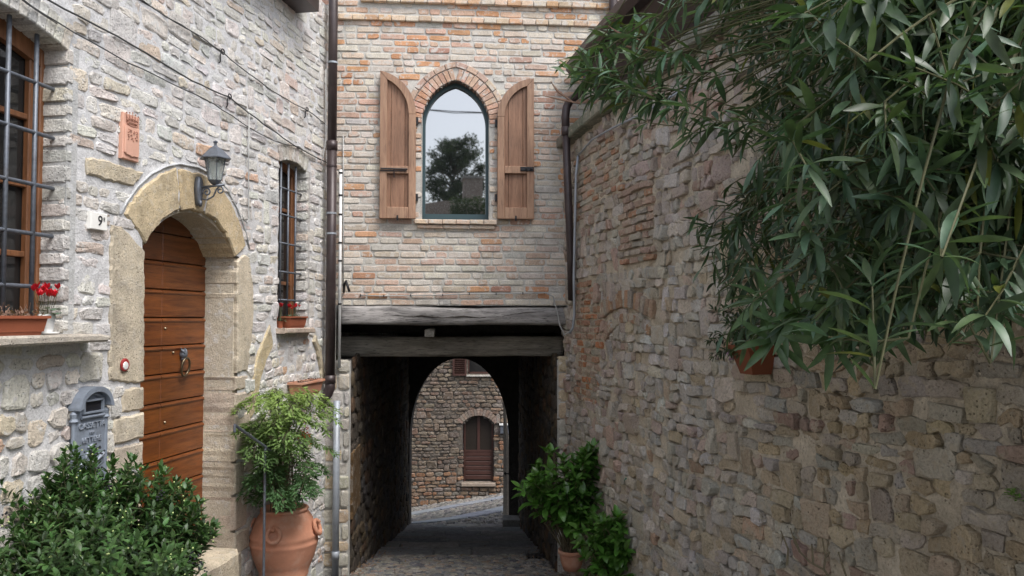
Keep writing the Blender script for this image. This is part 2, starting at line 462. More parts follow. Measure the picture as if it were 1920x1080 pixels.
def voronoi(seeds, gap=.012, aspect=1.0, box=None):
    """cells of seeds (a,b); aspect > 1 makes cells wider than tall"""
    S = np.array(seeds, dtype=float); T = S.copy(); T[:,0] /= aspect
    dens = math.sqrt((T[:,0].ptp() if hasattr(T,'ptp') and False else (T[:,0].max()-T[:,0].min()))*(T[:,1].max()-T[:,1].min())/len(T))
    rad = dens*3.2; out = []
    order = {}
    for i,(a,b) in enumerate(T): order.setdefault((int(a//rad), int(b//rad)), []).append(i)
    for i,(a,b) in enumerate(T):
        ci, cj = int(a//rad), int(b//rad)
        nb = [j for u in (-1,0,1) for w in (-1,0,1) for j in order.get((ci+u,cj+w),()) if j != i]
        nb.sort(key=lambda j: (T[j][0]-a)**2+(T[j][1]-b)**2)
        poly = [(a-rad,b-rad),(a+rad,b-rad),(a+rad,b+rad),(a-rad,b+rad)]
        for j in nb[:22]:
            dx, dy = T[j][0]-a, T[j][1]-b; l = math.hypot(dx,dy)
            if l < 1e-6: continue
            nx, ny = dx/l, dy/l; poly = clip(poly, nx, ny, nx*a+ny*b+l/2-gap/2*(1 if abs(ny)>abs(nx) else 1/ (aspect**.5)))
            if len(poly) < 3: break
        if len(poly) < 3: out.append(None); continue
        q = [(x*aspect, y) for x,y in poly]
        # only cells closed by neighbours
        if max(abs(x-a) for x,y in poly) > rad*.95 or max(abs(y-b) for x,y in poly) > rad*.95: out.append(None); continue
        out.append(q)
    return out
def clip_rects(poly, rects):
    n = len(poly); ca = sum(p[0] for p in poly)/n; cb = sum(p[1] for p in poly)/n
    for a0,a1,b0,b1 in rects:
        if max(p[0] for p in poly) <= a0 or min(p[0] for p in poly) >= a1 or max(p[1] for p in poly) <= b0 or min(p[1] for p in poly) >= b1: continue
        if a0 < ca < a1 and b0 < cb < b1: return None
        opt = [(a0-ca, (1,0,a0)), (ca-a1, (-1,0,-a1)), (b0-cb, (0,1,b0)), (cb-b1, (0,-1,-b1))]
        opt.sort(key=lambda x: -x[0]); poly = clip(poly, *opt[0][1])
        if len(poly) < 3: return None
    return poly
def courses(a0, a1, b0, b1, pitch, width, gap, wav=.01, tall=.0, jit=.004, wob=.15, pj=.12):
    """rows of blocks: list of 4+ point polygons"""
    out = []; b = b0; blocked = []; k = 0
    while b < b1:
        p = pitch(b) if callable(pitch) else pitch
        p *= rnd(1-pj,1+pj); nxt = []
        a = a0 - rnd(0,.2); 
        while a < a1:
            w = width(a,b); e = a+w
            hit = [q for q in blocked if q[0] < e-.02 and q[1] > a+.02]
            if hit:
                if hit[0][0]-a > .06: e = hit[0][0]
                else: a = hit[0][1]; continue
            t = 1.0
            if random.random() < tall and e-a > .1: t = 2.0; nxt.append((a,e))
            def W(x): return wav*(vn(x*1.3+3, b*.7)-.5)*2+wav*.5*(vn(x*4, b*9)-.5)
            hb = b; ht = b+p*t
            g = gap/2; j = lambda: rnd(-jit,jit)
            am = (a+e)/2
            poly = [(a+g+j(), hb+g+W(a)+j()), (am, hb+g+W(am)+j()*.7), (e-g+j(), hb+g+W(e)+j()),
                    (e-g+j(), ht-g+W(e)+j()), (am, ht-g+W(am)+j()*.7), (a+g+j(), ht-g+W(a)+j())]
            out.append(poly); a = e
        blocked = nxt; b += p; k += 1
    return out
def cut_corners(poly, e=.012):
    out = []; n = len(poly)
    for i in range(n):
        a = poly[i-1]; b = poly[i]; c = poly[(i+1)%n]
        u = (a[0]-b[0], a[1]-b[1]); w = (c[0]-b[0], c[1]-b[1]); lu = math.hypot(*u) or 1e-9; lw = math.hypot(*w) or 1e-9
        cr = abs(u[0]*w[1]-u[1]*w[0])/(lu*lw)
        if cr < .5: out.append(b); continue
        k1 = min(e*rnd(.5,1.4)/lu,.4); k2 = min(e*rnd(.5,1.4)/lw,.4)
        out.append((b[0]+u[0]*k1, b[1]+u[1]*k1)); out.append((b[0]+w[0]*k2, b[1]+w[1]*k2))
    return out
def pick(pal):
    x = random.random()*sum(p[0] for p in pal)
    for w,c in pal:
        x -= w
        if x <= 0: break
    k = rnd(.84,1.12); return tuple(min(1,q*k*rnd(.97,1.03)) for q in c)
def mortar(W, s0, s1, h0, h1, step, mat, parent, holes=(), amp=.008, d=-.006, name='mortar', freq=9.0, inside=None):
    na = int((s1-s0)/step); nb = int((h1-h0)/step); mb = MB()
    for j in range(nb+1):
        h = h0+(h1-h0)*j/nb
        for i in range(na+1):
            q = s0+(s1-s0)*i/na
            mb.v.append(tuple(W.at(q, h, d+amp*(fn3(q*freq, h*freq)-.5)*2)))
    mb.c = [(1,1,1)]*len(mb.v)
    for j in range(nb):
        h = h0+(h1-h0)*(j+.5)/nb
        for i in range(na):
            q = s0+(s1-s0)*(i+.5)/na
            if any(a0 < q < a1 and b0 < h < b1 for a0,a1,b0,b1 in holes): continue
            if inside and inside(q,h): continue
            a = j*(na+1)+i; mb.f.append((a,a+1,a+na+2,a+na+1))
    return mb
# ------------------------------------------------------------ where the walls stand (eye level is z = 0)
SL = .168
def lx(y): return -3.204 + SL*y
LW = Wall([(lx(-4), -4), (lx(8.02), 8.02)])
FA = R(4.5)
F0 = Vector((-1.93, 7.995)); FU = Vector((math.cos(FA), math.sin(FA)))
FW = Wall([F0-FU*.25, F0+FU*4.6])
rp = []; y_ = 8.35
while y_ > -4: 
    rp.append((.60 - .0 + .173*(8-y_) + .0165*max(0,8-y_)**2*(1 if y_ > 1 else 1) , y_)); y_ -= .2
RW = Wall(rp)
def hg(x, y):                          # ground height
    if y < 8: return -1.6-.118*y
    if y < 14: return -2.544-.176*(y-8)
    k = min(1,(y-14)/2.5); return -3.6-.02-(y-14)*.155+.155*(x+.9)*k if y < 23 else -3.62-9*.155+.155*(max(-12,min(12,x))+.9)
def G(x, y, d=0.0): return Vector((x, y, hg(x,y)+d))

# ------------------------------------------------------------ the ground
gm = MB()
xs = [-60,-30,-15,-8,-5]+[-3.6+.2*i for i in range(36)]+[5,8,15,30,60]
ys = [-70,-40,-25,-12,-6,-3]+[-2+.25*i for i in range(40)]+[8+.2*i for i in range(76)]+[24,30,45,80,150]
for y in ys:
    for x in xs: gm.v.append((x, y, hg(x,y)-.03+.012*(fn3(x*3,y*3)-.5)))
gm.c = [(1,1,1)]*len(gm.v)
for j in range(len(ys)-1):
    for i in range(len(xs)-1):
        a = j*len(xs)+i; gm.f.append((a,a+1,a+len(xs)+1,a+len(xs)))
M_['earth'] = stone_mat('street_bedding', lime=(.2,.19,.17), lime_amt=.3, var=(.6,1.2), fine=50)
for i in range(len(gm.c)): gm.c[i] = (.19,.18,.165)
ground = gm.build('ground', M_['earth'], None, smooth=True, kind='structure'); ground['label'] = 'grey cobbled street sloping down to the passage'

def ground_items(x0, x1, y0, y1, size, aspect, gap, dd, pal, jit=.3, keep=None, soft=.2, dome=.3, hf=G):
    seeds = []; b = y0-size; k = 0
    while b < y1+size:
        a = x0-size*aspect + (k%2)*size*aspect/2
        while a < x1+size*aspect:
            seeds.append((a+rnd(-jit,jit)*size*aspect, b+rnd(-jit,jit)*size)); a += size*aspect
        b += size; k += 1
    out = []
    for poly in voronoi(seeds, gap, aspect):
        if not poly: continue
        ca = sum(p[0] for p in poly)/len(poly); cb = sum(p[1] for p in poly)/len(poly)
        if not (x0 < ca < x1 and y0 < cb < y1): continue
        if keep and not keep(ca,cb): continue
        q = merge_close(soften(poly, soft), size*.08)
        if len(q) < 4: continue
        c,v,f,s_ = piece_mesh(q, hf, -.06, rnd(*dd), dome=dome, bev=dd[1]*.6+.002, jit=.03)
        z = project(c); s_ *= abs(c.z)/max(1,c.length)
        out.append((c,v,f,s_,pick(pal)))
    return out
pal_cob = [(3,(.24,.225,.20)),(2,(.17,.17,.175)),(2,(.30,.275,.235)),(1,(.12,.12,.13)),(1,(.28,.22,.17))]
def rX(y): return .585 - .03*(y-8)
items = ground_items(-3.2, 1.2, 5.4, 9.75, .062, 1.5, .014, (.0,.014), pal_cob, keep=lambda x,y: x < RW.at(0,0).x+.173*max(0,8-y)+.0165*max(0,8-y)**2 and x > lx(y)+.02)
emit(ground, 'cobble', M_['cobble'], items)
# stepped flagstones inside the passage
fl = []
y = 9.78; k = 0
while y < 14.0:
    dy = rnd(.30,.42); x = -2.05 - rnd(0,.3)
    while x < .75:
        w = rnd(.45,.85)
        poly = cut_corners([(x+.008,y+.006),(x+w-.008,y+.006),(x+w-.008,y+dy-.006),(x+.008,y+dy-.006)], .02)
        yy = y
        def Mf(a,b,d,yy=yy,dy=dy): return Vector((a,b,hg(a,yy+dy*.3)-(b-yy)*.05+d))
        c,v,f,s_ = piece_mesh(poly, Mf, -.10, rnd(-.004,.012), bev=.012, fan=False)
        fl.append((c,v,f,s_*.25,pick([(1,(.22,.215,.21)),(1,(.18,.18,.18)),(1,(.25,.235,.215))]))); x += w
    y += dy; k += 1
emit(ground, 'flagstone', M_['cobble'], fl, smooth=False)
# lower street beyond the arch: two rows of wheel slabs running up to the right, small cobbles between
def lowY(px, py):
    r = ray(px, py)
    lo = 14.0
    for i in range(400):
        y = 13.6+i*.02; p = r*(y/r.y)
        if p.z <= hg(p.x, y): return p
    return r*(21/r.y)
rowA = (lowY(770,966), lowY(955,932)); rowB = (lowY(842,976), lowY(955,953))
def slab_row(p, q, w, l):
    d = (q-p); d.z = 0; d.normalize(); nrm = Vector((-d.y, d.x,0)); s = -6.0; out = []
    while s < 5:
        ll = l*rnd(.8,1.3)
        poly = [tuple((p+d*(s+a)+nrm*b)[:2]) for a,b in ((.01,-w/2),(ll-.01,-w/2),(ll-.01,w/2),(.01,w/2))]
        c,v,f,s_ = piece_mesh(cut_corners(poly,.02), G, -.08, .045, bev=.01, fan=False)
        out.append((c,v,f,s_*.3,pick([(1,(.27,.29,.32)),(1,(.30,.31,.33)),(1,(.25,.27,.29))]))); s += ll
    return out, (p,d,nrm,w)
ra, ga = slab_row(*rowA, .72, .62); rb, gb = slab_row(*rowB, .62, .70)
emit(ground, 'wheel_slab', M_['cobble'], ra+rb, smooth=False)
def nearrow(x,y):
    for p,d,n_,w in (ga,gb):
        if abs((Vector((x,y,0))-p).dot(n_)) < w/2+.02: return False
    return True
items = ground_items(-4.5, 1.6, 14.05, 21.55, .10, 1.4, .02, (.0,.035), [(3,(.20,.185,.165)),(2,(.16,.15,.145)),(2,(.25,.23,.20)),(1,(.12,.115,.115))], keep=lambda x,y: nearrow(x,y))
emit(ground, 'small_cobble', M_['cobble'], items)

# ============================================================ THE STONE HOUSE ON THE LEFT
house = thing('stone_house', LW.at(6,-1.9), 'pale stone house wall with an arched wooden door and two barred windows', 'house')
c_ = LW.px
def rect(px0, px1, pyT, pyB, W=LW, d=0.0, pxm=None):
    """openings: left/right edge pixel columns; top and bottom read at the named pixel column"""
    m_ = pxm if pxm is not None else (px0+px1)/2
    a0 = W.px(px0, 500, d)[0]; a1 = W.px(px1, 500, d)[0]
    return a0, a1, W.px(m_, pyB, d)[1], W.px(m_, pyT, d)[1]
# big window: right edge at x=80, sill at y=632, head at ~ y=75 (x=80) curving up left
BW1 = c_(117,500)[0]; BW0 = BW1-1.02; BWB = c_(60,628)[1]; BWS = c_(115,92)[1]      # springing height at the right jamb
BWR = .09
def bw_top(q): k = (q-(BW0+BW1)/2)/((BW1-BW0)/2); return BWS+BWR*(1-k*k)
# small window
SW0 = c_(522,450)[0]; SW1 = c_(572,450)[0]; SWB = c_(540,615)[1]; SWS = c_(524,303)[1]
def sw_top(q): k = (q-(SW0+SW1)/2)/((SW1-SW0)/2); return SWS+.05*(1-k*k)
# the doorway
DS0 = c_(271,600)[0]; DS1 = c_(441,600)[0]; DH = c_(271,462)[1]; DB = c_(430,1042)[1]
DC = (DS0+DS1)/2; DHW = (DS1-DS0)/2; DRISE = c_(358,399)[1]-DH
DR = (DHW**2+DRISE**2)/(2*DRISE)                     # segmental arch radius
def d_in(q): return DH+DRISE-DR+math.sqrt(max(0,DR*DR-(q-DC)**2))
DOC = Vector((DC, DH+DRISE-DR))
# outline of the door surround (jambs and voussoirs) used to keep wall stones out
J0 = c_(202,600)[0]; J1 = c_(468,600)[0]
def w(px,py): return LW.px(px,py)
voL = [w(271,463), w(283,440), w(300,420), w(318,404), w(336,398), w(334,350), w(330,312), w(300,322), w(262,350), w(236,385), w(228,399), w(248,428)]
voM = [w(337,398), w(358,397), w(380,402), w(392,350), w(398,334), w(372,322), w(331,313), w(334,352)]
voR = [w(381,402), w(402,415), w(420,440), w(432,465), w(438,485), w(455,470), w(460,462), w(450,420), w(434,382), w(416,352), w(399,335), w(391,352)]
ANG0 = w(160,290); 
lintel_stone = [w(155,292), w(158,330), w(210,345), w(250,353), w(270,322), w(230,308), w(190,294)]
jambL = [w(203,416), w(226,420), w(245,440), w(270,468), w(270,718), w(250,722), w(200,716)]
jambR = [w(441,489), w(456,474), w(466,480), w(474,540), w(474,600), w(468,660), w(462,698), w(441,702)]
FEAT = [voL, voM, voR, lintel_stone, jambL, jambR]
mailbox_px = (143, 207, 745, 905)
MBX = (c_(141,800)[0], c_(208,800)[0], c_(175,905)[1], c_(175,745)[1])
archA = [w(505,604), w(511,640), w(510,652), w(496,684), w(486,720), w(480,770), w(466,790), w(462,770), w(470,712), w(478,672), w(490,636)]
archB = [w(583,640), w(588,625), w(598,650), w(604,690), w(606,722), w(598,722), w(596,690), w(590,660)]
FEAT += [archA, archB]
J2L = []      # lower jamb blocks, left and right of the door
yy = [w(260,y)[1] for y in (722,772,826,880,940,1010,1045)]
for i in range(6):
    h1, h0 = yy[i], yy[i+1]; a = DS0 - rnd(.16,.30)
    J2L.append([(a,h0+.012),(DS0-.002,h0+.012),(DS0-.002,h1-.012),(a,h1-.012)])
J2R = []
yr = [w(440,y)[1] for y in (704,735,776,812,866,930,996,1042)]
for i in range(7):
    h1, h0 = yr[i], yr[i+1]; a = DS1 + (.20,.30,.26,.14,.15,.20,.24)[i]
    J2R.append([(DS1+.002,h0+.01),(a,h0+.01),(a,h1-.01),(DS1+.002,h1-.01)])
BLK = J2L+J2R
feat_all = FEAT+BLK
def in_door(q,h): return DS0-.01 < q < DS1+.01 and DB-.4 < h < d_in(q)
def in_big(q,h): return BW0 < q < BW1 and BWB < h < bw_top(q)
def in_small(q,h): return SW0 < q < SW1 and SWB < h < sw_top(q)
VRING_B = .15; VRING_S = .15
def excluded(q,h):
    if in_door(q,h): return True
    if BW0-.25 < q < BW1+.04 and BWS-.02 < h < bw_top(q)+VRING_B+.03: return True
    if in_big(q,h): return True
    if SW0-.04 < q < SW1+.04 and SWS-.02 < h < sw_top(q)+VRING_S+.02: return True
    if in_small(q,h): return True
    if (q-DC)**2+(h-DH)**2 < (DHW+.07)**2 and h > DH-.12: return True
    for p in feat_all:
        if inpoly(q,h,p): return True
    return False
s0 = LW.px(0,500)[0]-1.6; s1 = LW.len
mb = mortar(LW, s0, s1-.0, -2.9, 3.15, .021, None, None, amp=.008, d=.001, freq=13,
    inside=lambda q,h: (DS0-.035 < q < DS1+.035 and DB-.4 < h < d_in(max(DS0,min(DS1,q)))+.035) or in_big(q,h) or in_small(q,h) or (BW0 < q < BW1+.01 and BWS-.1 < h < bw_top(q)+.03) or (SW0-.01 < q < SW1+.01 and SWS-.1 < h < sw_top(q)+.03))
for i in range(len(mb.c)): mb.c[i] = (.615,.61,.61)
mb.build('mortar_face', M_['left_mortar'], house, smooth=True)
mb = MB(); mb.box(LW.at, 0, s0-.01, -2.9, 3.15, -.3, -.004); mb.box(LW.at, 0, s0-.01, 3.15, 3.2, -.3, -.004)
for i in range(len(mb.c)): mb.c[i] = (.5,.49,.46)
mb.build('side_wall', M_['left_mortar'], house)

pal_left = [(6,(0.642,0.611,0.556)),(4,(0.606,0.582,0.542)),(5,(0.676,0.652,0.612)),(2.5,(0.624,0.557,0.509)),(.7,(0.600,0.490,0.420)),(2,(0.573,0.563,0.544)),(1.0,(0.646,0.579,0.474)),(.12,(0.557,0.374,0.269))]
pal_left_low = [(4,(0.623,0.592,0.545)),(3,(0.639,0.600,0.531)),(2,(0.579,0.562,0.529)),(1.8,(0.623,0.548,0.429)),(.8,(0.591,0.517,0.462)),(.3,(0.560,0.392,0.287))]
items = []
HR = w(40,668)[1]
def vis(W, q, h, m=380): return frame_px(W.at(q,h), m)
rects_ = [(BW0,BW1,BWB,BWS),(SW0,SW1,SWB,SWS),(DS0-.3,DS1,-3,DB),(DS0,DS1,DB,DH)]
polys = courses(s0, s1, HR, 3.12, lambda b: .074 if random.random() < .75 else .10, lambda a,b: rnd(.09,.17) if random.random() < .4 else rnd(.17,.30), .014, wav=.020, tall=.08, jit=.008)
out = []
for p in polys:
    ca = sum(x for x,_ in p)/len(p); cb = sum(y for _,y in p)/len(p)
    if not vis(LW,ca,cb): continue
    if excluded(ca,cb): continue
    p = clip_rects(p, rects_)
    if not p or abs(area(p)) < .0008: continue
    out.append((merge_close([(x+rnd(-.006,.006),y+rnd(-.005,.005)) for x,y in cut_corners(p, .018)], .006), pal_left))
for p in courses(s0, J1+.05, -2.6, HR, lambda b: rnd(.085,.145), lambda a,b: rnd(.10,.21), .020, wav=.03, tall=.12, jit=.012)+courses(J1+.05, s1, -2.9, HR, lambda b: rnd(.06,.09), lambda a,b: rnd(.07,.19), .014, wav=.03, tall=.12, jit=.009):
    ca = sum(x for x,_ in p)/len(p); cb = sum(y for _,y in p)/len(p)
    if not vis(LW,ca,cb) or excluded(ca,cb): continue
    p = clip_rects(p, rects_)
    if not p: continue
    p = clip(p, 0, 1, HR-.004)
    if len(p) < 3 or abs(area(p)) < .001: continue
    big_ = ca < J1+.05
    p = [(x+rnd(-.009,.009),y+rnd(-.009,.009)) for x,y in cut_corners(p, rnd(.02,.04) if big_ else .018)]
    out.append((merge_close(p, .010), pal_left_low if big_ else pal_left))
for p, pal in out:
    if len(p) < 4: continue
    c,v,f,s_ = piece_mesh(p, LW.at, -.03, rnd(.002,.013) if pal is pal_left else rnd(.006,.026), dome=rnd(.10,.17), bev=rnd(.005,.010), jit=.05)
    items.append((c,v,f,s_*(.72),tuple(min(.8,q*1.08) for q in pick(pal))))
emit(house, 'wall_stone', M_['left_stone'], items, smooth=False)

# voussoirs over the two barred windows
def seg_vous(W, q0, q1, topf, thick, n, mat, parent, d0, d1, pal, name='arch_brick'):
    out = []
    cx = (q0+q1)/2; R0 = ((q1-q0)/2)**2; rise = topf(cx)-topf(q0+1e-6); rr = (R0+rise**2)/(2*rise); cy = topf(cx)-rr
    a0 = math.atan2(topf(q0+1e-6)-cy, q0-cx); a1 = math.atan2(topf(q1-1e-6)-cy, q1-cx)
    for k in range(n):
        u0 = a0+(a1-a0)*(k+.05)/n; u1 = a0+(a1-a0)*(k+.95)/n; t = thick*rnd(.93,1.07)
        poly = [(cx+rr*math.cos(u), cy+rr*math.sin(u)) for u in (u0,u1)]+[(cx+(rr+t)*math.cos(u), cy+(rr+t)*math.sin(u)) for u in (u1,u0)]
        if not vis(W, poly[0][0], poly[0][1], 300): continue
        c,v,f,s_ = piece_mesh(cut_corners(poly,.008), W.at, d0, d1+rnd(0,.006), bev=.006, fan=False)
        out.append((c,v,f,s_,pick(pal)))
    emit(parent, name, mat, out, smooth=False)
seg_vous(LW, BW0, BW1, bw_top, VRING_B, 17, M_['left_stone'], house, -.20, .010, pal_left, 'window_arch_stone')
seg_vous(LW, SW0, SW1, sw_top, VRING_S, 9, M_['left_stone'], house, -.15, .010, [(1,(.50,.46,.40)),(1,(.46,.43,.38))], 'window_arch_stone')

# door surround: big blocks of pitted yellow stone
def rough_poly(poly, step=.03, amp=.005):
    if area(poly) < 0: poly = poly[::-1]
    out = []
    for i in range(len(poly)):
        a = poly[i]; b = poly[(i+1)%len(poly)]; l = math.hypot(b[0]-a[0], b[1]-a[1]); n = max(1,int(l/step))
        for k in range(n):
            t = k/n; out.append((a[0]+(b[0]-a[0])*t+rnd(-amp,amp), a[1]+(b[1]-a[1])*t+rnd(-amp,amp)))
    return out
sur = []
for p,c in ((voL,(.60,.49,.32)),(voM,(.57,.45,.28)),(voR,(.59,.47,.30)),(lintel_stone,(.58,.50,.37)),(jambL,(.62,.54,.41)),(jambR,(.60,.52,.40)),(archA,(.57,.47,.30)),(archB,(.56,.48,.34))):
    dd = -.30 if p in (voL,voM,voR,jambL,jambR) else -.05
    q = rough_poly(p, .028, .007)
    q = inset(q, .012)
    c1,v,f,s_ = piece_mesh(q, LW.at, dd, .016 if p is not archB else .03, bev=.010, fan=False)
    sur.append((c1,v,f,s_,c))
for p in J2L+J2R:
    c1,v,f,s_ = piece_mesh(rough_poly(p,.03,.005), LW.at, -.30, rnd(.010,.022), bev=.012, fan=False)
    sur.append((c1,v,f,s_,pick([(4,(.60,.52,.40)),(.5,(.60,.49,.32)),(1,(.54,.50,.44)),(1,(.58,.48,.39))])))
emit(house, 'surround_block', M_['tufa'], sur, smooth=False)
# mortar seam of pale lime around the voussoirs
mb = MB()
seam = [w(x,y) for x,y in ((224,402),(236,378),(256,350),(282,326),(310,312),(335,307),(370,314),(402,330),(424,354),(444,392),(458,430),(466,466))]
mb.tube([LW.at(a,b,.006) for a,b in seam], .009, 6)
for i in range(len(mb.c)): mb.c[i] = (.52,.53,.54)
mb.build('lime_seam', M_['left_mortar'], house, smooth=True)
# plastered reveal behind the surround blocks
mb = MB(); mb.box(LW.at, DS1+.004, DS1+.08, DB-.3, DH+.01, -.36, -.02)
mb.box(LW.at, DS0-.08, DS0-.004, DB-.3, DH+.01, -.36, -.02)
n = 24; pts = [(DS0+(DS1-DS0)*i/n) for i in range(n+1)]
poly = [(q, d_in(q)+.006) for q in pts]+[(q, d_in(q)+.09) for q in reversed(pts)]
mb.prism(LW.at, poly, -.36, -.02)
for i in range(len(mb.c)): mb.c[i] = (.54,.48,.38)
mb.build('door_reveal', M_['left_mortar'], house)

# the door: planks with rounded upper edges, split by an upright joint
door = MB()
DD = -.255
dpoly = [(DS0-.02,DB),(DS1+.02,DB)]+[(q, d_in(q)+.03) for q in reversed(pts)]
door.prism(LW.at, dpoly, DD-.06, DD-.03)
dr = door.build('door', M_['black_wood'], house, label='chestnut brown arched front door of wide planks')
lines = [LW.px(300,y,DD)[1] for y in (541,594,646,703,758,812,868,920,972,1024)]
lines = [DH+DRISE+.05] + [LW.px(300,489,DD)[1]] + lines
pitch_ = (lines[1]-lines[-1])/(len(lines)-2)
hs_ = [lines[1]+pitch_*i for i in (2,1)] + [lines[1]-pitch_*i for i in range(0,12)]
split = LW.px(304,600,DD)[0]
xe = LW.px(380,600,DD)[0]
for i in range(len(hs_)-1):
    h1, h0 = hs_[i], hs_[i+1]
    if h0 < DB: h0 = DB
    if h1-h0 < .03: continue
    for a0,a1 in ((DS0-.015, split-.0015),(split+.0015, DS1+.015)):
        p = [(a0,h0+.004),(a1,h0+.004),(a1,h1-.004),(a0,h1-.004)]
        # clip to arch
        if h1 > d_in(a0)-.0 or h1 > d_in(a1):
            n_ = 10; top = [(a0+(a1-a0)*k/n_, min(h1-.004, d_in(a0+(a1-a0)*k/n_)+.02)) for k in range(n_+1)]
            top = [(a,b) for a,b in top if b > h0+.02]
            if len(top) < 2: continue
            p = [(top[0][0],h0+.004),(top[-1][0],h0+.004)]+top[::-1]
        mb = MB(); 
        mb.prism(LW.at, p, DD-.03, DD-.004, bev=.004)
        k = rnd(.85,1.15)
        # raised half-round bead along the top of each board
        mb.tube([LW.at(a0+.002, h1-.022, DD-.008), LW.at(a1-.002, h1-.022, DD-.008)] if h1 < DH else [LW.at(a0+.002, h0+.02, DD-.02), LW.at(a1-.002, h0+.02, DD-.02)], .013, 8)
        mb.build('plank', M_['door_wood'], dr)
# knocker: mask and ring
def at_px(W,px,py,d): q,h = W.px(px,py,d); return q,h
q,h = LW.px(345,668,DD+.02)
mb = MB()
for (aa,bb,r) in ((0,.012,.030),(-.004,.03,.022),(0,-.018,.020),(.008,.0,.018)):
    prof = [(r*math.cos(t), r*1.1*math.sin(t)) for t in [R(x) for x in range(-80,91,20)]]
    mb.lathe(LW.at(q+aa,h+bb,DD+.015), prof, 12)
for s_ in (-1,1): mb.tube([LW.at(q+s_*.014,h+.02,DD+.035), LW.at(q+s_*.028,h+.045,DD+.02), LW.at(q+s_*.02,h+.06,DD+.008)], [.008,.007,.004], 6)
kn = mb.build('knocker_mask', M_['iron'], dr, smooth=True)
mb = MB(); rc = LW.px(349,688,DD+.04)
mb.tube([LW.at(rc[0]+.052*math.cos(t), rc[1]+.066*math.sin(t), DD+.035+.01*math.sin(t)) for t in [2*math.pi*i/28 for i in range(28)]], .0085, 8, closed=True)
M_['brass'] = plain('worn_brass', (.14,.11,.07), .35, .8, .3, 30, .1)
mb.build('knocker_ring', M_['brass'], dr, smooth=True)
mb = MB()
for px,py in ((325,661),(310,616),(309,792)):
    q,h = LW.px(px,py,DD); 
    mb.lathe(LW.at(q,h,DD+.0), [(.011,-.008),(.011,.0),(.006,.008)], 10, axis=Matrix.Rotation(R(90),3,'Y'))
mb.build('peephole', M_['brass'], dr)
# threshold and two stone steps in front
mb = MB(); mb.box(LW.at, DS0-.05, DS1+.1, DB-.30, DB, -.33, .03, c=(.52,.46,.36), bev=.012)
mb.build('threshold', M_['tufa'], house)
stq = LW.px(455,1045,.30)[0]; stz = LW.px(420,1040,.25)[1]
st = MB(); st.prism(LW.at, rough_poly([(DS0-.5,stz-.45),(stq,stz-.45),(stq-.03,stz),(DS0-.5,stz)],.05,.006), -.02, .30, c=(.56,.48,.36), bev=.03)
st.build('door_step', M_['tufa'], house, label='worn yellow stone step below the door')
lz = P(490,1079,6.2).z
st = MB(); st.box(LW.at, DS1-.4, LW.px(528,1079,.45)[0], lz-.3, lz, -.02, .45, c=(.40,.38,.34), bev=.02)
st.build('landing_slab', M_['tufa'], house)

# reveals of the windows: stones turned into the opening
def reveal_wall(W, q, depth, sgn):
    a = W.at(q,0,.012); b = W.at(q,0,-depth)
    return Wall([(b.x,b.y),(a.x,a.y)] if sgn < 0 else [(a.x,a.y),(b.x,b.y)], .02)
def reveal(W, q, h0, h1, depth, parent, base):
    rw = reveal_wall(W, q, depth, -1)      # faces left (towards the camera's left): normal points to -s
    mb = MB(); mb.box(rw.at, 0, rw.len, h0, h1, -.08, -.002, c=base)
    mb.build('reveal', M_['left_mortar'], parent)
    it = []
    b = h0
    while b < h1-.03:
        p = rnd(.075,.115); a0 = rnd(.02,.06)
        poly = cut_corners([(a0,b+.01),(rw.len+.006,b+.01),(rw.len+.006,min(h1,b+p)-.008),(a0,min(h1,b+p)-.008)],.014)
        c,v,f,s_ = piece_mesh(poly, rw.at, -.03, rnd(.003,.016), dome=.12, bev=.006, jit=.04)
        it.append((c,v,f,s_*.7,pick(pal_left))); b += p
    emit(parent, 'reveal_stone', M_['left_stone'], it, smooth=False)
# check the reveal's front side: it must face the opening (-s)
reveal(LW, BW1, BWB, bw_top(BW1)+.03, .22, house, (.48,.48,.47))
reveal(LW, SW1, SWB, sw_top(SW1)+.02, .16, house, (.45,.43,.41))
for q0,q1,hb,depth,tf in ((BW0,BW1,BWB,.24,bw_top),(SW0,SW1,SWB,.18,sw_top)):
    mb = MB()
    mb.box(LW.at, q0-.10, q0-.003, hb, tf(q0+.001), -depth-.05, -.015)
    n_ = 14; xs_ = [q0+(q1-q0)*i/n_ for i in range(n_+1)]
    mb.prism(LW.at, [(x,tf(x)+.008) for x in xs_]+[(x,tf(x)+.1) for x in reversed(xs_)], -depth-.05, -.012)
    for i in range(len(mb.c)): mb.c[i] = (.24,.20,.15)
    mb.build('window_soffit', M_['left_mortar'], house)

